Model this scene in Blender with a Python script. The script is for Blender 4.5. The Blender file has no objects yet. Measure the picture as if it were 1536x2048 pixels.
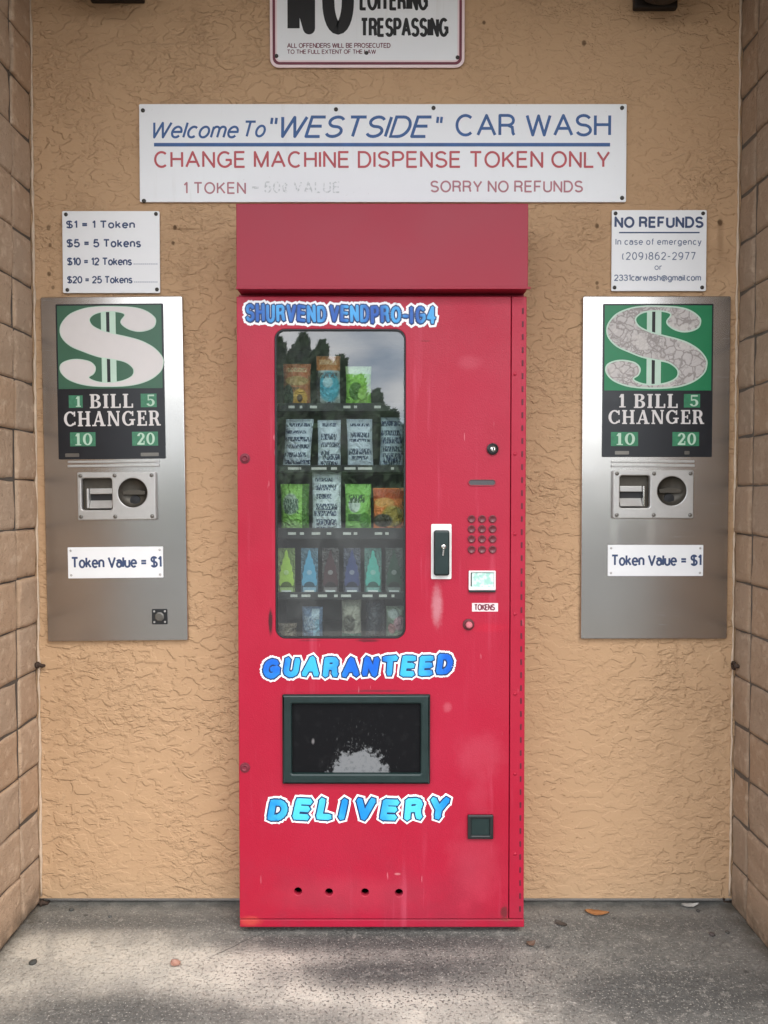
import bpy, bmesh, math, random
from mathutils import Vector, Matrix, noise as mnoise
R = math.radians
random.seed(7)
scene = bpy.context.scene
COL = scene.collection

# ------------------------------------------------------------------ camera
F = 1540.0; D = 2.45; CAMH = 1.333; TP = 0.027
PITCH = math.atan(TP)
cam_d = bpy.data.cameras.new("camera"); cam = bpy.data.objects.new("camera", cam_d); COL.objects.link(cam)
cam.location = (0, -D, CAMH); cam.rotation_euler = (R(90) - PITCH, 0, 0)
cam_d.sensor_fit = 'VERTICAL'; cam_d.sensor_height = 24.0; cam_d.lens = 24.0 * F / 2048.0
cam_d.clip_start = 0.02; cam_d.clip_end = 2000
scene.camera = cam
scene.render.resolution_x = 768; scene.render.resolution_y = 1024

# ------------------------------------------------------------------ world, sun, exposure
SUN_EL, SUN_AZ = 52, 24        # azimuth measured from straight in front of the niche towards its right
world = bpy.data.worlds.new("World"); scene.world = world; world.use_nodes = True
wn = world.node_tree; wn.nodes.clear()
out = wn.nodes.new('ShaderNodeOutputWorld'); bg = wn.nodes.new('ShaderNodeBackground')
sky = wn.nodes.new('ShaderNodeTexSky'); sky.sky_type = 'NISHITA'; sky.sun_disc = False
sky.sun_elevation = R(SUN_EL); sky.sun_rotation = R(180 - SUN_AZ); sky.air_density = 1.0; sky.dust_density = 2.0
tc = wn.nodes.new('ShaderNodeTexCoord'); mp = wn.nodes.new('ShaderNodeMapping'); mp.inputs['Scale'].default_value = (1.2, 1.2, 3.6)
mp.inputs['Rotation'].default_value = (0, R(22), 0); mp.inputs['Location'].default_value = (.6, .2, .15)
nz = wn.nodes.new('ShaderNodeTexNoise'); nz.inputs['Scale'].default_value = 2.4; nz.inputs['Detail'].default_value = 7; nz.inputs['Roughness'].default_value = .55
nz.inputs['Distortion'].default_value = .6
cr = wn.nodes.new('ShaderNodeValToRGB')
cr.color_ramp.elements[0].position = .34; cr.color_ramp.elements[0].color = (9.5, 11.8, 15, 1)
cr.color_ramp.elements[1].position = .66; cr.color_ramp.elements[1].color = (33, 32, 31, 1)
mx = wn.nodes.new('ShaderNodeMix'); mx.data_type = 'RGBA'; mx.inputs['Factor'].default_value = .8
wn.links.new(tc.outputs['Generated'], mp.inputs['Vector']); wn.links.new(mp.outputs[0], nz.inputs['Vector'])
wn.links.new(nz.outputs['Fac'], cr.inputs['Fac'])
wn.links.new(sky.outputs[0], mx.inputs[6]); wn.links.new(cr.outputs[0], mx.inputs[7])
wn.links.new(mx.outputs[2], bg.inputs['Color']); bg.inputs['Strength'].default_value = 0.12
wn.links.new(bg.outputs[0], out.inputs['Surface'])
sun_d = bpy.data.lights.new("sun", 'SUN'); sun = bpy.data.objects.new("sun", sun_d); COL.objects.link(sun)
sun_d.energy = 1.4; sun_d.angle = R(28); sun_d.color = (1.0, .95, .87)
sv = Vector((math.sin(R(SUN_AZ)) * math.cos(R(SUN_EL)), -math.cos(R(SUN_AZ)) * math.cos(R(SUN_EL)), math.sin(R(SUN_EL))))
sun.rotation_euler = sv.to_track_quat('Z', 'Y').to_euler(); sun.location = (3, -6, 8)
scene.view_settings.view_transform = 'Standard'; scene.view_settings.look = 'None'
scene.view_settings.gamma = 1.0; scene.view_settings.exposure = 0.44

# ------------------------------------------------------------------ measuring: photograph pixel + depth -> metres
def P(u, v, Y=0.0):
    y = (1024.0 - v) / F; x = (u - 768.0) / F
    c, s = math.cos(PITCH), math.sin(PITCH)
    t = (Y + D) / (c + y * s)
    return x * t, CAMH + t * (y * c - s)
def PX(u, v, Y): return P(u, v, Y)[0]
def PZ(v, Y): return P(768, v, Y)[1]

# ------------------------------------------------------------------ node helper
class G:
    def __init__(s, name):
        s.m = bpy.data.materials.new(name); s.m.use_nodes = True
        s.t = s.m.node_tree; s.t.nodes.clear()
        s.o = s.t.nodes.new('ShaderNodeOutputMaterial'); s.b = s.t.nodes.new('ShaderNodeBsdfPrincipled')
        s.t.links.new(s.b.outputs[0], s.o.inputs[0]); s._pos = None; s._gen = None
    def n(s, ty): return s.t.nodes.new(ty)
    def L(s, a, b): s.t.links.new(a, b)
    def put(s, sock, v):
        if isinstance(v, bpy.types.NodeSocket): s.L(v, sock)
        elif isinstance(v, (tuple, list)) and len(v) == 3 and sock.type == 'RGBA': sock.default_value = (*v, 1)
        else: sock.default_value = v
    def math(s, op, a, b=0.0, c=None, clamp=False):
        k = s.n('ShaderNodeMath'); k.operation = op; k.use_clamp = clamp
        s.put(k.inputs[0], a); s.put(k.inputs[1], b)
        if c is not None: s.put(k.inputs[2], c)
        return k.outputs[0]
    def mix(s, f, a, b, mode='MIX'):
        k = s.n('ShaderNodeMix'); k.data_type = 'RGBA'; k.blend_type = mode
        s.put(k.inputs[0], f); s.put(k.inputs[6], a); s.put(k.inputs[7], b); return k.outputs[2]
    def pos(s):
        if s._pos is None:
            g = s.n('ShaderNodeNewGeometry'); s._pos = g.outputs['Position']
        return s._pos
    def gen(s):
        if s._gen is None: s._gen = s.n('ShaderNodeTexCoord').outputs['Generated']
        return s._gen
    def sep(s, v):
        k = s.n('ShaderNodeSeparateXYZ'); s.L(v, k.inputs[0]); return k.outputs
    def map(s, v, scale=(1, 1, 1), loc=(0, 0, 0)):
        k = s.n('ShaderNodeMapping'); s.L(v, k.inputs[0]); k.inputs['Scale'].default_value = scale; k.inputs['Location'].default_value = loc
        return k.outputs[0]
    def noise(s, scale, detail=3, rough=.5, dist=0, vec=None):
        k = s.n('ShaderNodeTexNoise'); s.L(vec if vec is not None else s.pos(), k.inputs['Vector'])
        k.inputs['Scale'].default_value = scale; k.inputs['Detail'].default_value = detail
        k.inputs['Roughness'].default_value = rough; k.inputs['Distortion'].default_value = dist
        return k.outputs['Fac']
    def vor(s, scale, feature='F1', vec=None):
        k = s.n('ShaderNodeTexVoronoi'); k.feature = feature; s.L(vec if vec is not None else s.pos(), k.inputs['Vector']); k.inputs['Scale'].default_value = scale
        return k.outputs['Distance']
    def step(s, v, a, b, lo=0., hi=1.):
        k = s.n('ShaderNodeMapRange'); k.interpolation_type = 'SMOOTHSTEP'; s.put(k.inputs[0], v)
        k.inputs[1].default_value = a; k.inputs[2].default_value = b; k.inputs[3].default_value = lo; k.inputs[4].default_value = hi
        return k.outputs[0]
    def blob(s, cx, cz, rx, rz, soft=.5, rag=0.0, rs=40, src=None, ax=(0, 2)):
        """1 inside an ellipse (world metres, or generated units when src is given), 0 outside"""
        p = s.sep(src if src is not None else s.pos())
        a = s.math('DIVIDE', s.math('SUBTRACT', p[ax[0]], cx), rx); b = s.math('DIVIDE', s.math('SUBTRACT', p[ax[1]], cz), rz)
        d = s.math('SQRT', s.math('ADD', s.math('MULTIPLY', a, a), s.math('MULTIPLY', b, b)))
        if rag: d = s.math('ADD', d, s.math('MULTIPLY', s.math('SUBTRACT', s.noise(rs, 4, .65), .5), rag))
        return s.step(d, 1 - soft, 1 + soft, 1., 0.)
    def rect(s, cx, cz, rx, rz, src=None, ax=(0, 2)):
        p = s.sep(src if src is not None else s.gen())
        a = s.math('DIVIDE', s.math('ABSOLUTE', s.math('SUBTRACT', p[ax[0]], cx)), rx); b = s.math('DIVIDE', s.math('ABSOLUTE', s.math('SUBTRACT', p[ax[1]], cz)), rz)
        return s.step(s.math('MAXIMUM', a, b), .9, 1.1, 1., 0.)
    def bump(s, h, dist, strength=1.0):
        k = s.n('ShaderNodeBump'); s.L(h, k.inputs['Height']); k.inputs['Distance'].default_value = dist; k.inputs['Strength'].default_value = strength
        s.L(k.outputs[0], s.b.inputs['Normal']); return k
    def fin(s, col, rough=.5, metal=0., spec=.5, coat=0.):
        s.put(s.b.inputs['Base Color'], col); s.put(s.b.inputs['Roughness'], rough); s.put(s.b.inputs['Metallic'], metal)
        s.b.inputs['Specular IOR Level'].default_value = spec
        if coat: s.b.inputs['Coat Weight'].default_value = coat; s.b.inputs['Coat Roughness'].default_value = .15
        return s.m

def plain(name, col, rough=.5, metal=0., var=.12, vs=30, bump=0., bs=200, spec=.5):
    g = G(name); f = g.noise(vs, 4, .6)
    c = g.mix(f, tuple(x * (1 - var) for x in col), tuple(min(1, x * (1 + var)) for x in col))
    if bump: g.bump(g.noise(bs, 3), bump)
    return g.fin(c, g.step(f, .2, .8, max(.03, rough - .06), min(1, rough + .08)), metal, spec)

# ------------------------------------------------------------------ object helper
WL = {}
def link(o, parent=None, w=(0, 0, 0)):
    COL.objects.link(o); WL[o.name] = Vector(w)
    if parent is not None: o.parent = parent; o.location = Vector(w) - WL[parent.name]
    else: o.location = w
    return o
def obj(name, bm, m, parent=None, smooth=False, angle=None):
    """links a bmesh built in world metres as ONE mesh object with its origin at its own base"""
    co = [v.co for v in bm.verts]
    lo = Vector([min(c[i] for c in co) for i in range(3)]); hi = Vector([max(c[i] for c in co) for i in range(3)])
    w = Vector(((lo.x + hi.x) / 2, (lo.y + hi.y) / 2, lo.z))
    bmesh.ops.translate(bm, verts=bm.verts, vec=-w)
    me = bpy.data.meshes.new(name); bm.to_mesh(me); bm.free()
    if isinstance(m, (list, tuple)):
        for k in m: me.materials.append(k)
    else: me.materials.append(m)
    if smooth:
        for p in me.polygons: p.use_smooth = True
    o = bpy.data.objects.new(name, me); link(o, parent, w)
    return o
def tag(o, label, cat, group=None, kind=None):
    if kind: o['kind'] = kind
    if label: o['label'] = label
    if cat: o['category'] = cat
    if group: o['group'] = group
    return o
def thing(name, label, cat, loc, group=None):
    o = bpy.data.objects.new(name, None); o.empty_display_size = .05; link(o, None, loc)
    return tag(o, label, cat, group)
def structure(name, bm, m, label=None):
    o = obj(name, bm, m); o['kind'] = 'structure'
    if label: o['label'] = label
    return o

# ------------------------------------------------------------------ shape helpers (bmesh in world metres)
def box(bm, x0, x1, y0, y1, z0, z1, bev=0.0, seg=2):
    r = bmesh.ops.create_cube(bm, size=1.0); vs = r['verts']
    for v in vs: v.co = Vector(((x0 + x1) / 2 + v.co.x * (x1 - x0), (y0 + y1) / 2 + v.co.y * (y1 - y0), (z0 + z1) / 2 + v.co.z * (z1 - z0)))
    if bev: bmesh.ops.bevel(bm, geom=list({e for v in vs for e in v.link_edges}), offset=bev, segments=seg, affect='EDGES', profile=.5)
    return bm
def lathe(bm, cx, cz, yf, prof, n=24, a0=0.0):
    """profile of (radius, height towards the viewer) turned about the Y axis through (cx, cz); yf is the base plane"""
    rings = []
    for (r, h) in prof:
        if r < 1e-6: rings.append([bm.verts.new((cx, yf - h, cz))])
        else: rings.append([bm.verts.new((cx + r * math.cos(a0 + 2 * math.pi * i / n), yf - h, cz + r * math.sin(a0 + 2 * math.pi * i / n))) for i in range(n)])
    for a, b in zip(rings, rings[1:]):
        for i in range(n):
            j = (i + 1) % n
            if len(a) == 1 and len(b) == 1: continue
            if len(b) == 1: bm.faces.new((a[j], a[i], b[0]))
            elif len(a) == 1: bm.faces.new((a[0], b[i], b[j])) if False else bm.faces.new((b[i], b[j], a[0]))
            else: bm.faces.new((a[i], b[i], b[j], a[j]))
    return bm
def tube(bm, pts, r, n=8):
    rings = []
    for i, p in enumerate(pts):
        p = Vector(p); d = (Vector(pts[min(i + 1, len(pts) - 1)]) - Vector(pts[max(i - 1, 0)])).normalized()
        a = d.orthogonal().normalized(); b = d.cross(a); rr = r[i] if isinstance(r, (list, tuple)) else r
        rings.append([bm.verts.new(p + (a * math.cos(2 * math.pi * k / n) + b * math.sin(2 * math.pi * k / n)) * rr) for k in range(n)])
    for q, s in zip(rings, rings[1:]):
        for k in range(n): bm.faces.new((q[k], q[(k + 1) % n], s[(k + 1) % n], s[k]))
    bm.faces.new(rings[0][::-1]); bm.faces.new(rings[-1])
    return bm
TOW = Matrix(((1, 0, 0, 0), (0, 0, -1, 0), (0, 1, 0, 0), (0, 0, 0, 1)))   # drawing plane (x, y) -> world (X, Z), drawing z -> towards the viewer
def rr(x0, x1, z0, z1, r=0.0, n=6):
    if r <= 0: return [(x0, z0), (x1, z0), (x1, z1), (x0, z1)]
    pts = []
    for (cx, cz, a) in ((x1 - r, z0 + r, -90), (x1 - r, z1 - r, 0), (x0 + r, z1 - r, 90), (x0 + r, z0 + r, 180)):
        for i in range(n + 1): t = R(a + 90 * i / n); pts.append((cx + r * math.cos(t), cz + r * math.sin(t)))
    return pts
def circ(cx, cz, rx, rz=None, n=28):
    rz = rz or rx
    return [(cx + rx * math.cos(2 * math.pi * i / n), cz + rz * math.sin(2 * math.pi * i / n)) for i in range(n)]
def from_curve(cu):
    o = bpy.data.objects.new("drawing", cu); COL.objects.link(o)
    dg = bpy.context.evaluated_depsgraph_get(); dg.update()
    me = bpy.data.meshes.new_from_object(o.evaluated_get(dg))
    bm = bmesh.new(); bm.from_mesh(me)
    bpy.data.objects.remove(o); bpy.data.curves.remove(cu); bpy.data.meshes.remove(me)
    return bm
def plate(loops, yf, th, bev=0.0):
    """flat plate: first loop outer outline, the others holes, in world (X, Z); front face at yf, thickness th"""
    cu = bpy.data.curves.new("drawing", 'CURVE'); cu.dimensions = '2D'; cu.fill_mode = 'BOTH'
    cu.extrude = th / 2 - bev; cu.bevel_depth = bev; cu.bevel_resolution = 2; cu.offset = -bev
    for lp in loops:
        s = cu.splines.new('POLY'); s.points.add(len(lp) - 1); s.use_cyclic_u = True
        for p, q in zip(s.points, lp): p.co = (q[0], q[1], 0, 1)
    bm = from_curve(cu); bm.transform(TOW); bmesh.ops.translate(bm, verts=bm.verts, vec=(0, yf + th / 2, 0))
    return bm
# plain grotesque letters drawn as strokes of even width: l = polyline, a = arc (cx, cy, rx, ry, from, to), chained pieces join into one stroke
def A_(cx, cy, rx, ry, a0, a1, n=14): return [(cx + rx * math.cos(R(a0 + (a1 - a0) * i / n)), cy + ry * math.sin(R(a0 + (a1 - a0) * i / n))) for i in range(n + 1)]
X_ = .72
S_ = A_(.29, .755, .27, .245, 22, 270) + A_(.29, .255, .29, .255, 90, -158)[1:]
s_ = A_(.2, .545, .19, .175, 25, 270, 10) + A_(.2, .185, .2, .185, 90, -155, 10)[1:]
GL = {
 'A': (.72, [[(0, 0), (.36, 1), (.72, 0)], [(.13, .34), (.59, .34)]]), 'B': (.58, [[(.33, .53), (0, .53)], [(.34, 0), (0, 0), (0, 1), (.32, 1)] + A_(.32, .765, .22, .235, 90, -90)[1:] , A_(.34, .265, .24, .265, 90, -90) + [(.3, 0)]]),
 'C': (.68, [A_(.36, .5, .36, .5, 48, 312, 20)]), 'D': (.64, [[(.28, 0), (0, 0), (0, 1), (.28, 1)] + A_(.28, .5, .36, .5, 90, -90)[1:]]), 'E': (.54, [[(.54, 0), (0, 0), (0, 1), (.53, 1)], [(0, .53), (.49, .53)]]),
 'F': (.52, [[(0, 0), (0, 1), (.52, 1)], [(0, .5), (.45, .5)]]), 'G': (.72, [A_(.37, .5, .37, .5, 48, 320, 20) + [(.71, .2), (.71, .47), (.42, .47)]]), 'H': (.6, [[(0, 0), (0, 1)], [(.6, 0), (.6, 1)], [(0, .53), (.6, .53)]]),
 'I': (.0, [[(0, 0), (0, 1)]]), 'K': (.58, [[(0, 0), (0, 1)], [(.55, 1), (0, .38)], [(.19, .6), (.58, 0)]]), 'L': (.48, [[(0, 1), (0, 0), (.48, 0)]]), 'M': (.72, [[(0, 0), (0, 1), (.36, .02), (.72, 1), (.72, 0)]]),
 'N': (.6, [[(0, 0), (0, 1), (.6, 0), (.6, 1)]]), 'O': (.76, [A_(.38, .5, .38, .5, 90, 450, 28)]), 'P': (.56, [[(0, 0), (0, 1), (.31, 1)] + A_(.31, .735, .25, .265, 90, -90)[1:] + [(0, .47)]]),
 'R': (.6, [[(0, 0), (0, 1), (.33, 1)] + A_(.33, .75, .24, .25, 90, -90)[1:] + [(0, .5)], [(.34, .5), (.52, .4), (.55, .1), (.6, 0)]]), 'S': (.58, [S_]), 'T': (.62, [[(0, 1), (.62, 1)], [(.31, 0), (.31, 1)]]),
 'U': (.6, [[(0, 1)] + A_(.3, .3, .3, .3, 180, 360) + [(.6, 1)]]), 'V': (.66, [[(0, 1), (.33, 0), (.66, 1)]]), 'W': (.96, [[(0, 1), (.24, 0), (.48, .98), (.72, 0), (.96, 1)]]), 'X': (.62, [[(0, 0), (.62, 1)], [(0, 1), (.62, 0)]]), 'Y': (.64, [[(0, 1), (.32, .42), (.64, 1)], [(.32, 0), (.32, .42)]]),
 'a': (.46, [A_(.22, .25, .22, .25, 0, 360, 18), [(.46, 0), (.46, .5)] + A_(.23, .5, .23, .22, 0, 160, 8)[1:]]), 'c': (.44, [A_(.25, .36, .25, .36, 48, 312)]), 'e': (.5, [[(0, .37), (.5, .37)] + A_(.25, .36, .25, .36, 2, 318, 18)[1:]]),
 'f': (.24, [[(.1, 0), (.1, .8)] + A_(.25, .83, .15, .17, 180, 90, 6)[1:], [(0, .7), (.25, .7)]]), 'g': (.48, [A_(.24, .38, .24, .34, 0, 360, 18), [(.48, .72), (.48, 0)] + A_(.25, -.06, .23, .2, 0, -160, 8)[1:]]), 'h': (.44, [[(0, 0), (0, 1)], A_(.22, .46, .22, .26, 170, 0) + [(.44, 0)]]),
 'i': (.0, [[(0, 0), (0, .72)], [(0, .9), (0, 1)]]), 'k': (.44, [[(0, 0), (0, 1)], [(.4, .72), (0, .28)], [(.15, .44), (.44, 0)]]), 'l': (.0, [[(0, 0), (0, 1)]]), 'm': (.7, [[(0, 0), (0, .72)], A_(.175, .5, .175, .22, 170, 0, 8) + [(.35, 0)], A_(.525, .5, .175, .22, 170, 0, 8) + [(.7, 0)]]),
 'n': (.44, [[(0, 0), (0, .72)], A_(.22, .46, .22, .26, 170, 0) + [(.44, 0)]]), 'o': (.5, [A_(.25, .36, .25, .36, 90, 450, 20)]), 'r': (.26, [[(0, 0), (0, .72)], A_(.24, .44, .24, .28, 170, 85, 7)]), 's': (.4, [s_]), 'u': (.44, [[(0, .72)] + A_(.22, .25, .22, .25, 180, 360, 10), [(.44, .72), (.44, 0)]]),
 'w': (.7, [[(0, .72), (.175, 0), (.35, .7), (.525, 0), (.7, .72)]]), 'y': (.46, [[(0, .72), (.23, .02)], [(.46, .72), (.18, -.22), (.04, -.22)]]),
 '0': (.54, [A_(.27, .5, .27, .5, 90, 450, 22)]), '1': (.2, [[(0, .78), (.18, 1), (.2, 1), (.2, 0)]]), '2': (.54, [A_(.27, .72, .26, .28, 170, -30) + [(.02, 0), (.54, 0)]]), '3': (.52, [A_(.25, .76, .23, .24, 160, -90) + A_(.25, .27, .27, .27, 90, -160)[1:]]),
 '4': (.58, [[(.42, 0), (.42, 1), (0, .3), (.58, .3)]]), '5': (.54, [[(.48, 1), (.1, 1), (.04, .52)] + A_(.26, .32, .28, .32, 130, -160)]), '6': (.54, [A_(.27, .32, .27, .32, 90, 450, 18), A_(.34, .42, .34, .58, 75, 190, 10)]), '7': (.52, [[(0, 1), (.52, 1), (.17, 0)]]),
 '8': (.54, [A_(.27, .76, .23, .24, 90, 450, 16), A_(.27, .26, .27, .26, 90, 450, 16)]), '9': (.54, [A_(.27, .68, .27, .32, 90, 450, 18), A_(.2, .58, .34, .58, 10, -105, 10)]),
 '$': (.58, [S_, [(.29, -.1), (.29, 1.1)]]), '=': (.5, [[(0, .36), (.5, .36)], [(0, .62), (.5, .62)]]), '-': (.32, [[(0, .42), (.32, .42)]]), '.': (.0, [[(0, 0), (0, .07)]]), '"': (.16, [[(0, 1), (0, .68)], [(.16, 1), (.16, .68)]]),
 '(': (.2, [A_(.5, .42, .5, .68, 140, 220, 8)]), ')': (.2, [A_(-.3, .42, .5, .68, 40, -40, 8)]), '@': (.8, [A_(.4, .4, .4, .46, -50, 290, 24), A_(.38, .4, .17, .2, 0, 360, 14), [(.56, .6), (.56, .3)]]), '¢': (.44, [A_(.25, .42, .25, .36, 48, 312), [(.26, -.1), (.26, .95)]]),
}
def strip(bm, pts, w, z, rnd=False):
    q = [Vector(pts[0])]
    for p in pts[1:]:
        if (Vector(p) - q[-1]).length > 1e-7: q.append(Vector(p))
    n = len(q)
    if n < 2: return
    closed = (q[0] - q[-1]).length < w * .05 and n > 6
    if not closed:                                   # a sharp turn ends one strip and starts the next, a disc fills the corner
        for i in range(1, n - 1):
            if (q[i] - q[i - 1]).normalized().dot((q[i + 1] - q[i]).normalized()) < .25:
                bm.faces.new([bm.verts.new((q[i].x + w / 2 * math.cos(2 * math.pi * t / 16), z - 2e-6, q[i].y + w / 2 * math.sin(2 * math.pi * t / 16))) for t in range(16)])
                strip(bm, q[:i + 1], w, z, rnd); strip(bm, q[i:], w, z - 4e-6, rnd); return
    if closed: q = q[:-1]; n -= 1
    prev = first = None
    for i in range(n):
        d1 = (q[i] - q[i - 1]) if (i or closed) else (q[1] - q[0]); d2 = (q[(i + 1) % n] - q[i]) if (i < n - 1 or closed) else d1
        d1 = d1.normalized(); d2 = d2.normalized(); n1 = Vector((-d1.y, d1.x)); n2 = Vector((-d2.y, d2.x)); m = n1 + n2
        m = m.normalized() if m.length > .01 else n1
        k = w / 2 / max(.95 if rnd else .72, m.dot(n1)); a = q[i] + m * k; b = q[i] - m * k
        e = (bm.verts.new((a.x, z, a.y)), bm.verts.new((b.x, z, b.y)))
        if prev: bm.faces.new((prev[0], prev[1], e[1], e[0]))
        else: first = e
        prev = e
        if rnd and not closed and (i in (0, n - 1) or d1.dot(d2) < .8):
            bm.faces.new([bm.verts.new((q[i].x + w / 2 * math.cos(2 * math.pi * t / 16), z - 2e-6, q[i].y + w / 2 * math.sin(2 * math.pi * t / 16))) for t in range(16)])
    if closed: bm.faces.new((prev[0], prev[1], first[1], first[0]))
def puffy(bm, pts, w, yf, h):
    """one fat stroke of a sticker letter: a low rounded ridge with round ends"""
    q = [Vector(pts[0])]
    for p in pts[1:]:
        if (Vector(p) - q[-1]).length > 1e-7: q.append(Vector(p))
    n = len(q); C_ = (-1, -.8, -.45, 0, .45, .8, 1); H_ = [h * (1 - c * c) ** .5 for c in C_]
    def dome(c):
        N = 5; a0 = (c.x * 971 + c.y * 577) % 1.3; k = 1.13
        rings = [[bm.verts.new((c.x + k * w / 2 * f * math.cos(a0 + 2 * math.pi * t / N), yf - h * (1 - f * f) ** .5, c.y + k * w / 2 * f * math.sin(a0 + 2 * math.pi * t / N))) for t in range(N)] for f in (1, .8, .45)]
        for a, b in zip(rings, rings[1:]):
            for t in range(N): bm.faces.new((a[t], a[(t + 1) % N], b[(t + 1) % N], b[t]))
        bm.faces.new(rings[-1])
    for a, b in zip(q, q[1:]):
        d = (b - a).normalized(); m = Vector((-d.y, d.x)) * (w / 2)
        r = [[bm.verts.new((e.x + m.x * c, yf - hh, e.y + m.y * c)) for c, hh in zip(C_, H_)] for e in (a, b)]
        for i in range(6): bm.faces.new((r[0][i], r[1][i], r[1][i + 1], r[0][i + 1]))
    for i, c in enumerate(q):
        if i in (0, n - 1) or (q[i] - q[i - 1]).normalized().dot((q[i + 1] - q[i]).normalized()) < .985: dome(c)
def mono(s, x0, x1, z0, z1, yf, w, shear=0.0, gap=.2, rnd=False, desc=False):
    """letters s as flat strokes w wide, filling the box (x0..x1, z0..z1) whose height is that of a capital"""
    bm = bmesh.new(); strokes = []; x = 0.0
    for ch in s:
        if ch == ' ': x += .34; continue
        wd, st = GL[ch]
        for p in st: strokes.append([(x + a + shear * b, b) for a, b in p])
        x += wd + gap
    xs = [a for p in strokes for a, b in p]; lo, hi = min(xs), max(xs)
    top = 1.0 if any(c in GL and max(b for p in GL[c][1] for a, b in p) > .8 for c in s if c != ' ') else .72
    kx = (x1 - x0 - w) / max(hi - lo, 1e-6); kz = (z1 - z0 - w) / top; z = yf
    for p in strokes:
        z -= 1e-5
        strip(bm, [(x0 + w / 2 + (a - lo) * kx, z0 + w / 2 + b * kz) for a, b in p], w, z, rnd)
    return bm
def fit(bm, x0, x1, z0, z1, yf, depth=.0006):
    xs = [v.co.x for v in bm.verts]; ys = [v.co.y for v in bm.verts]; zs = [v.co.z for v in bm.verts]
    ax, bx, ay, by, az, bz = min(xs), max(xs), min(ys), max(ys), min(zs), max(zs)
    for v in bm.verts:
        x = x0 + (v.co.x - ax) / (bx - ax) * (x1 - x0); z = z0 + (v.co.y - ay) / (by - ay) * (z1 - z0)
        v.co = Vector((x, yf - (v.co.z - az) / max(bz - az, 1e-6) * depth, z))
    return bm
def word(parent, s, u0, u1, v0, v1, Y, m, name='lettering', wt=.13, **k):
    """the writing s laid on the plane Y so that it fills the measured box; wt is stroke width over letter height"""
    x0, z1 = P(u0, v0, Y); x1, z0 = P(u1, v1, Y)
    return obj(name, mono(s, x0, x1, z0, z1, Y, wt * (z1 - z0), **k), m, parent)

# slab-serif letters for the changer panels: rectangles, slants and arcs in a unit box
def serif_bm(s, gap=.14):
    bm = bmesh.new(); cnt = [0]
    def poly(pts, ox):
        cnt[0] += 1; z = .001 * cnt[0]
        f = bm.faces.new([bm.verts.new((ox + x, y, z)) for x, y in pts])
    def rc(ox, x0, x1, y0, y1): poly([(x0, y0), (x1, y0), (x1, y1), (x0, y1)], ox)
    def arc(ox, cx, cy, rx, ry, ts, tt, a0, a1, n=18):
        cnt[0] += 1; z = .001 * cnt[0]; pv = None
        for i in range(n + 1):
            a = R(a0 + (a1 - a0) * i / n); c, d = math.cos(a), math.sin(a)
            q = (bm.verts.new((ox + cx + rx * c, cy + ry * d, z)), bm.verts.new((ox + cx + (rx - ts) * c, cy + (ry - tt) * d, z)))
            if pv: bm.faces.new((pv[0], q[0], q[1], pv[1]))
            pv = q
    S, T, h = .2, .1, .09
    def stem(ox, x, w=S, top=1, bot=1, e=.07):
        rc(ox, x, x + w, 0, 1)
        if top: rc(ox, x - e, x + w + e, 1 - h, 1)
        if bot: rc(ox, x - e, x + w + e, 0, h)
    x = 0.0
    for ch in s:
        if ch == ' ': x += .4; continue
        if ch == 'I': stem(x, .07); w = .34
        elif ch == 'L': stem(x, .07, bot=0); rc(x, 0, .62, 0, h); rc(x, .55, .64, 0, .3); w = .64
        elif ch == 'B':
            rc(x, .07, .27, 0, 1); rc(x, 0, .4, 1 - h, 1); rc(x, 0, .4, 0, h); rc(x, .27, .42, .48, .57)
            arc(x, .38, .765, .27, .235, S, h, -90, 90); arc(x, .4, .265, .3, .265, S, h, -90, 90); w = .7
        elif ch == 'R':
            stem(x, .07); rc(x, .27, .42, .44, .53); rc(x, .2, .42, 1 - h, 1); arc(x, .42, .72, .27, .28, S, h, -90, 90)
            poly([(.38, .48), (.58, .48), (.74, .06), (.54, .06)], x); rc(x, .54, .82, 0, h); w = .82
        elif ch in 'CG':
            arc(x, .43, .5, .43, .5, S, T, 42, 318); rc(x, .68, .78, .66, .98); w = .82
            if ch == 'C': rc(x, .7, .8, .1, .3)
            else: rc(x, .62, .8, .06, .42); rc(x, .5, .9, .36, .45); w = .9
        elif ch == 'H': stem(x, .07); stem(x, .6); rc(x, .27, .6, .45, .55); w = .87
        elif ch == 'A':
            poly([(.07, 0), (.17, 0), (.5, 1), (.4, 1)], x); poly([(.6, 0), (.82, 0), (.54, 1), (.36, 1)], x)
            rc(x, .2, .65, .28, .37); rc(x, -.02, .28, 0, h); rc(x, .52, .9, 0, h); w = .88
        elif ch == 'N':
            stem(x, .09, .11, 1, 1); stem(x, .7, .11, 1, 0); poly([(.06, 1), (.28, 1), (.81, 0), (.62, 0)], x); w = .89
        elif ch == 'E':
            stem(x, .07); rc(x, .2, .62, 1 - h, 1); rc(x, .2, .66, 0, h); rc(x, .2, .5, .46, .55); rc(x, .54, .63, .72, 1); rc(x, .58, .67, 0, .3); rc(x, .42, .5, .37, .64); w = .67
        elif ch == '1': rc(x, .14, .34, 0, 1); poly([(0, .76), (.14, .74), (.2, 1), (.14, 1)], x); rc(x, .02, .46, 0, h); w = .46
        elif ch == '0': arc(x, .36, .5, .36, .5, S, T, 0, 360, 28); w = .72
        elif ch == '2':
            arc(x, .33, .7, .31, .3, S, T, -20, 175); poly([(.42, .62), (.62, .6), (.26, .12), (.02, .1)], x); rc(x, .02, .64, 0, .15); rc(x, .56, .64, 0, .32); w = .66
        elif ch == '5':
            rc(x, .06, .15, .5, 1); rc(x, .06, .58, .86, 1); arc(x, .28, .32, .34, .32, S, T, -160, 130); w = .64
        x += w + gap
    return bm
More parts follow.
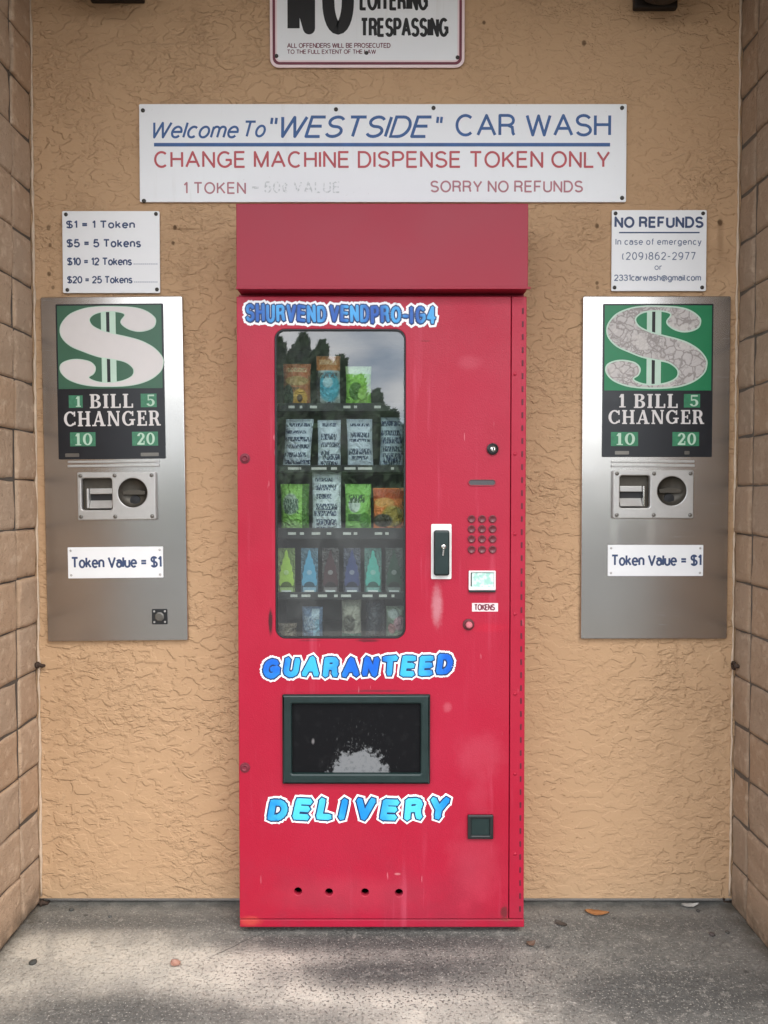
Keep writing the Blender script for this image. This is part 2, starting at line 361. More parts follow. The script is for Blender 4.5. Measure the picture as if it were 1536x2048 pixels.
def serif(parent, s, u0, u1, v0, v1, Y, m, name='lettering'):
    x0, z1 = P(u0, v0, Y); x1, z0 = P(u1, v1, Y)
    return obj(name, fit(serif_bm(s), x0, x1, z0, z1, Y, .0012), m, parent)

# ------------------------------------------------------------------ materials of the place
def m_stucco():
    g = G('stucco paint'); v = g.map(g.pos(), (.8, 1, 1.25))
    w = g.noise(4, 3, .6); warp = g.noise(24, 3, .5, .35, v); w2 = g.noise(52, 3, .55, .5, g.map(v, (1, 1, 1), (4, 2, 9)))
    flat = g.step(warp, .465, .54); worm = g.step(w2, .47, .57); fine = g.noise(200, 3, .6)
    patch = g.step(w, .40, .62); gate = g.step(g.noise(11, 2, .5, 0, g.map(v, (1, 1, 1), (7, 1, 3))), .42, .6)
    h = g.math('ADD', g.math('ADD', g.math('MULTIPLY', flat, .5), g.math('MULTIPLY', g.math('MULTIPLY', worm, patch), .4)), g.math('ADD', g.math('MULTIPLY', fine, .12), g.math('MULTIPLY', warp, .8)))
    sm = g.step(g.noise(1.5, 3, .6, .3, g.map(g.pos(), (1, 1, 1), (2.3, 0, 5.1))), .34, .62, .42, 1.0)
    low = g.step(g.sep(g.pos())[2], .3, 2.2, .82, 1.1)
    g.bump(g.math('MULTIPLY', h, g.math('MULTIPLY', sm, low)), .0054, 1.0)
    c = g.mix(g.noise(2.2, 4, .6), (.46, .288, .160), (.505, .332, .195))
    c = g.mix(g.step(g.noise(1.1, 3), .45, .7, 0, .35), c, (.45, .27, .145))
    st = g.step(g.noise(1, 4, .6, 0, g.map(g.pos(), (9, 1, .9))), .55, .75, 0, .28); c = g.mix(st, c, (.36, .225, .125))
    edge = g.math('MULTIPLY', g.step(g.math('ABSOLUTE', g.math('SUBTRACT', warp, .485)), 0, .016, 1, 0), gate)
    edge = g.math('MAXIMUM', edge, g.math('MULTIPLY', g.math('MULTIPLY', g.step(g.math('ABSOLUTE', g.math('SUBTRACT', w2, .49)), 0, .02, 1, 0), patch), .6))
    c = g.mix(g.math('MULTIPLY', g.math('MULTIPLY', edge, sm), .2), c, (.22, .125, .06))
    speck = g.math('MULTIPLY', g.step(g.noise(75, 1), .71, .75), .5)
    c = g.mix(speck, c, (.22, .12, .05))
    for (u, vv, r, k) in ((350, 455, .006, .9), (346, 486, .005, .8), (1194, 452, .006, .8), (1440, 445, .008, .9), (1194, 566, .005, .7), (1195, 575, .005, .5),
                          (97, 455, .006, .6), (100, 490, .005, .6), (98, 548, .006, .7), (106, 575, .005, .6), (1168, 86, .007, .8), (968, 45, .005, .8), (1448, 1270, .009, .9)):
        x, z = P(u, vv, 0); c = g.mix(g.math('MULTIPLY', g.blob(x, z, r, r * 1.2, .4, .6, 200), k), c, (.07, .035, .015))
    for (u, vv, rx, rz, k) in ((1441, 475, .009, .06, .35), (372, 458, .05, .004, .5), (1440, 520, .04, .05, .2)):
        x, z = P(u, vv, 0); c = g.mix(g.math('MULTIPLY', g.blob(x, z, rx, rz, .6, .5, 120), k), c, (.16, .085, .04))
    base = g.step(g.sep(g.pos())[2], .02, .16, .3, 0)
    c = g.mix(g.math('MULTIPLY', base, g.noise(14, 4)), c, (.42, .31, .2))
    return g.fin(c, .82, spec=.3)
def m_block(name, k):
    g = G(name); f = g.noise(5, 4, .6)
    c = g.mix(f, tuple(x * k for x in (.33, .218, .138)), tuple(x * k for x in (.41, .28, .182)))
    k2 = g.n('ShaderNodeTexWhiteNoise'); k2.noise_dimensions = '2D'; ps = g.sep(g.pos()); cv = g.n('ShaderNodeCombineXYZ'); g.L(g.math('FLOOR', g.math('DIVIDE', g.math('SUBTRACT', ps[2], .0), .1513)), cv.inputs[0]); g.L(g.math('FLOOR', g.math('DIVIDE', g.math('ADD', ps[1], .12), .405)), cv.inputs[1]); g.L(cv.outputs[0], k2.inputs['Vector'])
    c = g.mix(g.math('MULTIPLY', k2.outputs['Value'], .5), c, tuple(x * k for x in (.33, .262, .2)))
    c = g.mix(g.step(g.noise(26, 4, .6), .52, .7, 0, .5), c, tuple(x * k for x in (.52, .395, .285)))
    c = g.mix(g.step(g.noise(60, 3, .6), .6, .72, 0, .45), c, (.2, .135, .085))
    low = g.step(g.sep(g.pos())[2], .0, .11, .75, 0)
    c = g.mix(g.math('MULTIPLY', low, g.step(g.noise(22, 4), .3, .6)), c, (.11, .08, .055))
    h = g.math('ADD', g.math('MULTIPLY', g.noise(34, 5, .65, .8), .8), g.math('MULTIPLY', g.noise(210, 3, .6), .25))
    g.bump(h, .009, 1.0)
    return g.fin(c, .85, spec=.25)
def m_concrete():
    g = G('worn concrete'); p = g.pos()
    f = g.noise(3.2, 5, .6, .4)
    c = g.mix(f, (.19, .184, .166), (.28, .268, .24))
    lite = g.math('MULTIPLY', g.step(g.noise(5.5, 5, .65, .8), .4, .62), 1.0)
    def at(u, v, Z=0):
        y = (1024. - v) / F; cc, ss = math.cos(PITCH), math.sin(PITCH); t = -CAMH / (y * cc - ss)
        return (u - 768) / F * t, -D + t * (cc + y * ss)
    def fl(u, v, rx, ry, soft=.6, rag=.5, rs=12):
        x, y = at(u, v); return g.blob(x, y, rx, ry, soft, rag, rs, ax=(0, 1))
    tan = (.53, .49, .42)
    for (u, v, rx, ry, k) in ((200, 1905, .42, .10, .95), (520, 1975, .36, .16, .95), (860, 2030, .5, .09, .9), (420, 1925, .3, .07, .8), (60, 1990, .22, .1, .8), (1130, 1950, .16, .08, .6)):
        c = g.mix(g.math('MULTIPLY', g.math('MULTIPLY', fl(u, v, rx, ry), k), g.step(lite, 0, 1, .55, 1.)), c, tan)
    for (u, v, rx, ry, k) in ((760, 1945, .24, .065, .95), (240, 2025, .34, .085, .85), (1330, 1990, .38, .17, .95), (1290, 1880, .3, .09, .55), (980, 1930, .25, .05, .5), (765, 1880, .52, .06, .95), (270, 1845, .6, .045, .5), (1260, 1845, .5, .05, .6), (620, 2040, .18, .05, .5), (270, 1840, .5, .05, .25), (420, 2040, .2, .06, .3)):  # dark stains; the one along the machine's foot paints in its contact shadow
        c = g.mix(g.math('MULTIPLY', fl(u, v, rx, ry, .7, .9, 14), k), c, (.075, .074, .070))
    # pitted aggregate: dark specks, dense before the machine
    pit = g.step(g.noise(120, 2, .6), .57, .64); zone = g.math('ADD', fl(790, 1950, .5, .17, .6, .6), .07, clamp=True)
    c = g.mix(g.math('MULTIPLY', pit, g.math('MULTIPLY', zone, .8)), c, (.055, .053, .05))
    lit = g.step(g.noise(160, 2, .6, 0, g.map(p, (1, 1, 1), (3, 7, 1))), .60, .68)
    c = g.mix(g.math('MULTIPLY', lit, .45), c, (.66, .62, .55))
    c = g.mix(g.step(g.noise(46, 5, .75), .53, .7, 0, .55), c, (.1, .098, .09)); c = g.mix(g.step(g.noise(30, 6, .8, 0, g.map(p, (1, 1, 1), (9, 2, 0))), .52, .66, 0, .45), c, (.40, .375, .335))
    gum = g.vor(9, 'F1'); c = g.mix(g.math('MULTIPLY', g.step(g.math('ADD', gum, g.math('MULTIPLY', g.noise(60, 3), .1)), .10, .13, 1, 0), g.step(g.noise(2.5, 1), .5, .55, 0, .7)), c, (.06, .058, .054))
    # dirt gathered along the foot of the walls
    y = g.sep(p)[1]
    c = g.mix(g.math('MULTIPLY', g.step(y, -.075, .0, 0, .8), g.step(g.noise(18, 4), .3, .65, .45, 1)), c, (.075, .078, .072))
    ax = g.math('ABSOLUTE', g.sep(p)[0])
    c = g.mix(g.math('MULTIPLY', g.step(ax, 1.05, 1.115, 0, .75), g.step(g.noise(20, 4), .3, .6, .3, 1)), c, (.09, .075, .055))
    # a hairline crack from the machine's left corner
    crk = g.noise(3.0, 5, .6); x0, y0 = at(490, 1885)
    line = g.math('ABSOLUTE', g.math('SUBTRACT', g.math('SUBTRACT', g.sep(p)[0], x0), g.math('ADD', g.math('MULTIPLY', g.math('SUBTRACT', y, y0), 1.1), g.math('MULTIPLY', g.math('SUBTRACT', crk, .5), .09))))
    c = g.mix(g.math('MULTIPLY', g.step(line, .001, .0035, .8, 0), g.blob(x0, y0, .11, .13, .4, 0, 1, ax=(0, 1))), c, (.04, .04, .04))
    h = g.math('ADD', g.math('ADD', g.math('MULTIPLY', g.noise(130, 3, .65), .5), g.math('MULTIPLY', pit, -.5)), g.noise(12, 3))
    g.bump(h, .006, .9)
    return g.fin(c, .86, spec=.3)

M_STUCCO = m_stucco(); M_BLOCK_L = m_block('slump block lit', 1.2); M_BLOCK_R = m_block('slump block shaded', .84); M_CONC = m_concrete()  # one block paint twice: left lightened as lit, right darkened as shaded
M_MORTAR = plain('mortar', (.09, .072, .056), .92, var=.3, vs=16, bump=.003, bs=90)
M_CAULK = plain('cream caulk', (.52, .40, .29), .6, var=.3, vs=25, bump=.002, bs=60)
M_FOOTING = plain('footing concrete', (.36, .33, .3), .9, var=.35, vs=18, bump=.002)
M_SOFFIT = plain('soffit plaster', (.34, .26, .18), .9)
M_ASPHALT = plain('asphalt', (.10, .098, .095), .9, var=.3, vs=2, bump=.004, bs=60)
def m_enamel():
    g = G('weathered white enamel'); c = g.mix(g.noise(6, 4, .6), (.75, .757, .765), (.80, .803, .806))
    c = g.mix(g.math('MULTIPLY', g.step(g.noise(1, 4, .65, 0, g.map(g.pos(), (34, 1, 3))), .56, .76, 0, .3), g.step(g.noise(3, 2), .4, .6)), c, (.58, .55, .50))
    c = g.mix(g.step(g.noise(90, 3, .7), .68, .74, 0, .3), c, (.45, .40, .35)); g.bump(g.noise(5, 2), .003, .4); return g.fin(c, .34)
M_WHITE = m_enamel()
M_WHITE2 = plain('white plastic sheet', (.79, .79, .79), .4, var=.05, vs=14, bump=.0006, bs=7)
M_BLACKINK = plain('black ink', (.012, .012, .013), .5)
M_BLUE = plain('blue ink', (.035, .10, .27), .5, var=.35, vs=25)
M_REDINK = plain('red ink', (.46, .075, .085), .5, var=.35, vs=30)
M_PINKRED = plain('faded red ink', (.42, .17, .19), .5, var=.4, vs=40)
M_NAVY = plain('navy ink', (.035, .06, .14), .5, var=.4, vs=60)
M_GREYNAVY = plain('faded navy ink', (.16, .19, .27), .5, var=.4, vs=60)
M_GREYINK = plain('grey ink', (.28, .28, .30), .5, var=.3, vs=60)
M_MAROON = plain('maroon border paint', (.16, .03, .05), .5, var=.4, vs=14)
M_PINK = plain('bleached pink border', (.80, .64, .64), .4, var=.1, vs=12)
M_SCREW = plain('dull dark screw', (.06, .055, .05), .45, .6, var=.4, vs=120)
M_BLACK = plain('black plastic', (.014, .015, .016), .35)
M_DKGREEN = plain('dark green plastic', (.008, .022, .021), .4, var=.3)
M_STEELDARK = plain('dark steel', (.20, .19, .17), .4, .8, var=.3)  # dark steel of screws, panel clips and lock ring
M_CAST = plain('cast aluminium', (.50, .49, .47), .42, .65, var=.1, vs=60, bump=.0006, bs=300)
M_RECESS = plain('shaded recess metal', (.085, .075, .06), .5, .5, var=.4, vs=50)  # shade inside the note throat and coin cup is put into this colour
M_CHROME = plain('chrome', (.75, .74, .72), .15, 1.)
M_RUST = plain('rusty iron', (.05, .03, .02), .8, .2, var=.5, vs=80, bump=.002, bs=150)
M_LAMP = plain('dark bronze lamp', (.018, .012, .009), .55, .2)

# ------------------------------------------------------------------ ground, floor, roof
bm = bmesh.new(); box(bm, -400, 400, -600, 200, -.4, -.12); structure('ground', bm, M_ASPHALT)
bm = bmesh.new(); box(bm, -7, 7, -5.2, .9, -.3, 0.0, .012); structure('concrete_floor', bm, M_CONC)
bm = bmesh.new(); box(bm, -3.2, 3.2, -1.35, .9, 3.12, 3.4, .01); structure('ceiling', bm, M_SOFFIT)

XL, XR = -1.108, 1.118
Fm = -.17                       # front plane of the vending machine
MX0, MX1 = PX(475, 1200, Fm), PX(1050, 1200, Fm)
HZ1 = PZ(407, -.205)            # top of the red header panel
# stucco wall: one sheet of depth round the opening that takes the machine
def grid_wall(x0, x1, z0, z1): return (x0, x1, z0, z1)
bm = bmesh.new()
outer = [(-3.2, .02), (MX0 - .006, .02), (MX0 - .006, HZ1 - .01), (MX1 + .006, HZ1 - .01), (MX1 + .006, .02), (3.2, .02), (3.2, 3.115), (-3.2, 3.115)]
bm = plate([outer], 0.0, .12)
wall = obj('stucco_wall', bm, M_STUCCO)
tag(wall, 'tan stucco back wall of the niche behind the red vending machine', 'wall')
bm = bmesh.new(); box(bm, -3.2, MX0 - .03, .022, .12, .001, .0195); box(bm, MX1 + .03, 3.2, .022, .12, .001, .0195)
obj('footing', bm, M_FOOTING, wall)
def bead(x, z0, z1, r, seed):
    rnd = random.Random(seed); pts = []; rad = []; z = z0
    while z < z1:
        pts.append((x + rnd.uniform(-.0015, .0015), -.003 + rnd.uniform(-.001, .001), z)); rad.append(r * rnd.uniform(.55, 1.35)); z += .028
    b = bmesh.new(); tube(b, pts, rad, 8); return b
obj('caulk_bead', bead(XL + .004, .03, 3.1, .0042, 3), M_CAULK, wall, smooth=True)
obj('caulk_bead', bead(XR - .004, .03, 3.1, .0038, 4), M_CAULK, wall, smooth=True)

# slump block side walls: every block bulges a little and no two are alike
def block_wall(sx, X, first, zoff, m, label):
    t = thing('block_wall', label, 'wall', (X + sx * .1, -.39, 0), 'block side walls')
    bm = bmesh.new(); pitch = .1513; rnd = random.Random(11 if sx < 0 else 12)
    ys = [0.0, -first, -first - .405, -.80]; n = 0
    for k in range(22):
        z0 = zoff + k * pitch; z1 = z0 + pitch
        if z0 > 3.1: break
        z1 = min(z1, 3.118)
        for ya, yb in zip(ys, ys[1:]):
            ga = .0026; gv = .0045; a, b = ya - (gv if ya < 0 else 0), yb + gv; c, d = max(z0 + ga, .001), z1 - ga
            NU = max(6, int(abs(a - b) / .008)); NV = 18; push = rnd.uniform(-.003, .004); off = rnd.uniform(0, 50)
            vs = {}
            for i in range(NU + 1):
                for j in range(NV + 1):
                    fu, fv = i / NU, j / NV
                    y = a + (b - a) * fu; z = c + (d - c) * fv
                    e = min(fu, 1 - fu) * abs(a - b); e2 = min(fv, 1 - fv) * (d - c); q = min(e, e2)
                    rnd_in = .004 * (1 - min(1, q / .004)) ** 2
                    bulge = .0012 * math.sin(math.pi * fv) + push + .005 * mnoise.noise(Vector((y * 9, z * 13, off))) - rnd_in
                    wob = .003 * mnoise.noise(Vector((y * 14, z * 9, off + 9)))
                    vs[i, j] = bm.verts.new((X - sx * bulge, y + (wob if 0 < i < NU else 0), z + wob))
            for i in range(NU):
                for j in range(NV):
                    f = (vs[i, j], vs[i + 1, j], vs[i + 1, j + 1], vs[i, j + 1]); bm.faces.new(f if sx > 0 else f[::-1])
            per = [vs[i, 0] for i in range(NU)] + [vs[NU, j] for j in range(NV)] + [vs[i, NV] for i in range(NU, 0, -1)] + [vs[0, j] for j in range(NV, 0, -1)]
            bk = [bm.verts.new((X + sx * .016, p.co.y, p.co.z)) for p in per]
            for i in range(len(per)):
                j = (i + 1) % len(per); f = (per[i], bk[i], bk[j], per[j]); bm.faces.new(f if sx > 0 else f[::-1])
    obj('blockwork', bm, m, t, smooth=True)
    bm = bmesh.new(); box(bm, min(X + sx * .006, X + sx * .2), max(X + sx * .006, X + sx * .2), -.795, -.001, .001, 3.117)
    obj('mortar', bm, M_MORTAR, t)
    return t
block_wall(-1, XL, .13, .006, M_BLOCK_L, 'lit tan slump block side wall left of the bill changer')
block_wall(1, XR, .105, -.012, M_BLOCK_R, 'shaded brown slump block side wall right of the bill changer')

# rusty anchors and the two lamps under the roof
def anchor(u, v, X, sx, ring, label):
    depth = abs(X) * F / abs(u - 768); Y = depth - D; z = PZ(v, Y)
    bm = bmesh.new(); n = 14
    if ring:
        pts = [(X - sx * .012, Y + .011 * math.cos(2 * math.pi * i / n), z + .011 * math.sin(2 * math.pi * i / n)) for i in range(n + 1)]
        tube(bm, pts, .0042, 8); tube(bm, [(X + sx * .012, Y - .012, z), (X - sx * .016, Y - .012, z)], .006)
    else:
        tube(bm, [(X + sx * .01, Y, z), (X - sx * .014, Y, z), (X - sx * .02, Y + .004, z - .004), (X - sx * .02, Y + .02, z - .006)], [.007, .007, .006, .005])
        lathe_pts = [(X - sx * .004, Y, z), (X - sx * .009, Y, z)]; tube(bm, lathe_pts, .012, 6)
    o = obj('anchor_bolt', bm, M_RUST, smooth=True); tag(o, label, 'bolt', 'rusty wall anchors')
anchor(67, 1330, XL, -1, False, 'rusty hooked bolt on left block wall beside the changer bottom')
anchor(1479, 1331, XR, 1, True, 'rusty ring bolt on right block wall below the changer')
anchor(70, 1806, XL, -1, False, 'rusty bolt low on left block wall just above the floor')
anchor(1463, 1802, XR, 1, True, 'rusty ring bolt low on right block wall at the floor corner')
def lamp(u, v, w, label):
    x, z = P(u, v, -.1); t = thing('wall_lamp', label, 'lamp', (x, 0, z), 'wall lamps at the top'); z += .03
    bm = bmesh.new(); box(bm, x - w * .4, x + w * .4, -.025, -.001, z + .03, z + .25, .006); obj('back_plate', bm, M_LAMP, t)
    bm = bmesh.new(); prof = [(w * .5, .0), (w * .5, .05), (w * .42, .085), (w * .2, .11), (.001, .115)]
    lathe(bm, 0, 0, 0, prof, 28); bm.transform(Matrix.Rotation(R(-90), 4, 'X')); 
    for vv in bm.verts: vv.co = Vector((x + vv.co.x, -.025 - w * .5 + vv.co.y, z + .115 - abs(vv.co.z)))
    box(bm, x - w * .45, x + w * .45, -.02 - w * .95, -.02, z + .116, z + .2, .012)
    obj('lamp_shade', bm, M_LAMP, t, smooth=False)
lamp(215, 8, .21, 'dark bronze wall lamp cut by the top edge, left of the trespassing sign')
lamp(1330, 24, .17, 'dark bronze wall lamp cut by the top edge, right of the trespassing sign')

# ------------------------------------------------------------------ signs
def screws(parent, pts, Y, r=.006):
    for (u, v) in pts:
        x, z = P(u, v, Y); bm = bmesh.new(); lathe(bm, x, z, Y, [(r, 0), (r, .0015), (r * .6, .003), (0, .0033)], 14); obj('screw', bm, M_SCREW, parent, smooth=True)
def sheet(quad, Y, th, m, parent, name='panel', r=.004, bev=.0008):
    u0, v0, u1, v1 = quad; x0, z1 = P(u0, v0, Y); x1, z0 = P(u1, v1, Y)
    return obj(name, plate([rr(x0, x1, z0, z1, r)], Y, th, bev), m, parent)
def g_base(u, v): x, z = P(u, v, 0); return (x, 0, z)

Y = -.009
t = thing('welcome_sign', 'wide white car wash welcome sign above the red vending machine', 'sign', g_base(765, 405))
sheet((278, 208, 1252, 404), Y, .006, M_WHITE, t)
W = lambda s, a, b, c, d, m, **k: word(t, s, a, b, c, d, Y - .0002, m, **k)
W('Welcome', 306, 478, 243, 277, M_BLUE, shear=.25, wt=.135); W('To', 489, 532, 241, 275, M_BLUE, shear=.25, wt=.135)
W('"', 540, 556, 233, 277, M_BLUE, shear=.1, wt=.12); W('WESTSIDE', 562, 866, 231, 276, M_BLUE, shear=.25, wt=.135); W('"', 872, 886, 231, 275, M_BLUE, shear=.1, wt=.12)
W('CAR WASH', 911, 1222, 228, 273, M_BLUE, wt=.13)
bm = bmesh.new(); x0, z1 = P(308, 286, Y); x1, z0 = P(1220, 293, Y); box(bm, x0, x1, Y - .0008, Y - .0001, z0, z1); obj('rule_line', bm, M_BLUE, t)
W('CHANGE MACHINE DISPENSE TOKEN ONLY', 308, 1220, 302, 336, M_REDINK, wt=.135, gap=.24)
W('1 TOKEN', 367, 492, 364, 388, M_PINKRED, wt=.14, gap=.26)
def m_faded():
    g = G('almost worn off ink'); return g.fin(g.mix(g.step(g.noise(120, 3, .6), .42, .58), (.76, .77, .77), (.52, .54, .54)), .5)
M_FADED = m_faded()
W('=', 503, 518, 372, 381, M_FADED, wt=.25); W('50¢ VALUE', 528, 680, 363, 386, M_FADED, gap=.3)
W('SORRY NO REFUNDS', 861, 1166, 361, 385, M_PINKRED, wt=.15, gap=.25)
screws(t, [(286, 221), (672, 219), (867, 216), (1244, 216), (288, 402), (1244, 396)], Y, .0065)

t = thing('trespassing_sign', 'white no trespassing sign with maroon border cut by the top edge', 'sign', g_base(735, 133))
x0, z0 = P(540, 135, Y); x1, _ = P(929, 135, Y); ZT = z0 + .46
obj('panel', plate([rr(x0, x1, z0, ZT, .028)], Y, .004, .001), M_PINK, t)
e = .0085; obj('border', plate([rr(x0 + e, x1 - e, z0 + e, ZT - e, .021), rr(x0 + e + .008, x1 - e - .008, z0 + e + .008, ZT - e - .008, .015)], Y - .0008, .0008), M_MAROON, t)
e = .022; obj('face', plate([rr(x0 + e, x1 - e, z0 + e, ZT - e, .01)], Y - .0006, .0006), M_WHITE, t)
YS = Y - .0008
x0n, z0n = P(575, 69, YS); x1n, _ = P(708, 69, YS)
obj('lettering', mono('NO', x0n, x1n, z0n, z0n + .205, YS, .038, gap=.75), M_BLACKINK, t)
def zt(u0, u1, v1, h, s, b):
    a, z = P(u0, v1, YS); c, _ = P(u1, v1, YS); obj('lettering', mono(s, a, c, z, z + h, YS, b, gap=.3), M_BLACKINK, t)
zt(719, 856, 21, .062, 'LOITERING', .0098); zt(720, 897, 74, .059, 'TRESPASSING', .0098)
W2 = lambda s, a, b, c, d: word(t, s, a, b, c, d, YS, M_MAROON, wt=.16)
W2('ALL OFFENDERS WILL BE PROSECUTED', 574, 781, 86, 96); W2('TO THE FULL EXTENT OF THE LAW', 574, 752, 99, 108)
screws(t, [(553, 112), (915, 115), (733, 106)], YS, .006)

t = thing('price_sign', 'small white token price list sign above the left bill changer', 'sign', g_base(222, 585))
sheet((124, 422, 320, 586), Y, .004, M_WHITE2, t)
W('$1 = 1 Token', 132, 270, 441, 457, M_NAVY, wt=.19, gap=.26); W('$5 = 5 Tokens', 133, 282, 478, 495, M_NAVY, wt=.19, gap=.26)
W('$10 = 12 Tokens', 134, 264, 515, 531, M_NAVY, wt=.18); W('$20 = 25 Tokens', 134, 265, 552, 567, M_NAVY, wt=.18)
W('.............', 267, 315, 513, 530, M_GREYNAVY, wt=.15); W('.............', 268, 315, 549, 566, M_GREYNAVY, wt=.15)
screws(t, [(132, 429), (312, 428), (135, 580), (314, 579)], Y, .006)

t = thing('refund_sign', 'small white no refunds sign above the right bill changer', 'sign', g_base(1317, 582))
sheet((1224, 420, 1412, 582), Y, .004, M_WHITE2, t)
W('NO REFUNDS', 1229, 1407, 433, 456, M_NAVY, wt=.2, gap=.28)
bm = bmesh.new(); x0, z1 = P(1238, 464, Y); x1, z0 = P(1399, 466.5, Y); box(bm, x0, x1, Y - .0008, Y - .0001, z0, z1); obj('rule_line', bm, M_NAVY, t)
W('In case of emergency', 1231, 1403, 477, 490, M_GREYNAVY, wt=.15, gap=.28); W('(209)862-2977', 1244, 1391, 504, 520, M_GREYNAVY, wt=.13, gap=.32)
W('or', 1309, 1324, 531, 540, M_GREYNAVY, wt=.18); W('2331carwash@gmail.com', 1228, 1402, 549, 562, M_GREYNAVY, wt=.17)
screws(t, [(1231, 427), (1406, 427), (1229, 575), (1404, 575)], Y, .006)

# ------------------------------------------------------------------ bill changers
def m_steel():
    g = G('brushed stainless steel')
    b = g.noise(1, 4, .7, 0, g.map(g.pos(), (6, 1, 1100))); f = g.noise(6, 4, .6)
    c = g.mix(f, (.49, .475, .455), (.57, .558, .54)); c = g.mix(g.math('MULTIPLY', b, .14), c, (.43, .42, .40))
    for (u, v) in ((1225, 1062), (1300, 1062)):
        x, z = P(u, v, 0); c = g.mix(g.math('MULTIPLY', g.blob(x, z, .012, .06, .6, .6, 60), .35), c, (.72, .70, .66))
    x, z = P(1262, 1066, 0); c = g.mix(g.math('MULTIPLY', g.blob(x, z, .04, .05, .5, .6, 40), .3), c, (.33, .30, .27))
    g.bump(g.noise(2.2, 2), .004, .5)
    g.b.inputs['Anisotropic'].default_value = .4
    return g.fin(c, g.step(b, .2, .8, .22, .28), 1.)
M_STEEL = m_steel()
M_GREEN = [plain('faded green panel', (.045, .125, .075), .4, var=.12), plain('bright green panel', (.012, .19, .075), .4, var=.1)]
M_PANELBLACK = plain('panel black', (.010, .012, .016), .35)
M_SIGNWHITE = plain('panel white', (.66, .62, .60), .45, var=.05)
M_MINT = plain('mint edge', (.50, .66, .54), .45)
M_MINTBOX = [plain('denomination green', (.05, .20, .11), .45, var=.5, vs=70), plain('denomination green bright', (.03, .19, .09), .45, var=.5, vs=70)]
M_MINTNUM = plain('denomination numeral', (.44, .60, .47), .45)
def m_crackle():
    g = G('crazed white panel'); nv = g.n('ShaderNodeTexNoise'); g.L(g.pos(), nv.inputs['Vector']); nv.inputs['Scale'].default_value = 45; vm_ = g.n('ShaderNodeVectorMath'); vm_.operation = 'MULTIPLY_ADD'; g.L(nv.outputs['Color'], vm_.inputs[0]); vm_.inputs[1].default_value = (.022, .022, .022); g.L(g.pos(), vm_.inputs[2])
    d = g.vor(38, 'DISTANCE_TO_EDGE', vm_.outputs[0]); d2 = g.vor(85, 'DISTANCE_TO_EDGE', vm_.outputs[0]); e = g.math('MAXIMUM', g.step(d, .02, .12, 1, 0), g.math('MULTIPLY', g.step(d2, .03, .16, 1, 0), g.step(g.noise(20, 2), .45, .6)))
    c = g.mix(g.noise(40, 3), (.46, .42, .40), (.58, .545, .52)); c = g.mix(g.math('MULTIPLY', e, .8), c, (.24, .21, .195)); c = g.mix(g.step(g.noise(24, 2), .58, .66, 0, .7), c, (.60, .56, .52))
    g.bump(d, .002, .5); return g.fin(c, .5)
M_CRACKLE = m_crackle()
S_PTS = [(700, 130), (580, 134), (480, 150), (370, 195), (300, 270), (280, 340), (300, 410), (370, 480), (480, 530), (600, 575), (720, 598), (820, 620), (880, 660), (900, 700), (880, 745), (800, 782), (700, 795), (620, 792), (560, 776), (524, 752), (560, 727), (580, 690), (575, 650), (530, 610), (440, 590), (360, 595), (295, 622), (273, 664), (290, 720), (360, 780), (500, 825), (700, 838), (900, 825), (1040, 780), (1130, 710), (1157, 640), (1150, 580), (1090, 505), (1000, 447), (900, 410), (740, 370), (640, 340), (565, 300), (538, 250), (565, 213), (620, 190), (700, 182), (780, 187), (832, 208), (800, 255), (805, 292), (860, 335), (940, 358), (1020, 350), (1080, 320), (1100, 270), (1085, 225), (1010, 170), (900, 140)]
def smooth_loop(pts, n=4):
    o = []; k = len(pts)
    for i in range(k):
        p0, p1, p2, p3 = (Vector(pts[(i + j - 1) % k]) for j in range(4))
        for s in range(n):
            q = s / n; o.append(tuple(.5 * ((2 * p1) + (p2 - p0) * q + (2 * p0 - 5 * p1 + 4 * p2 - p3) * q * q + (3 * p1 - p0 - 3 * p2 + p3) * q ** 3)))
    return o
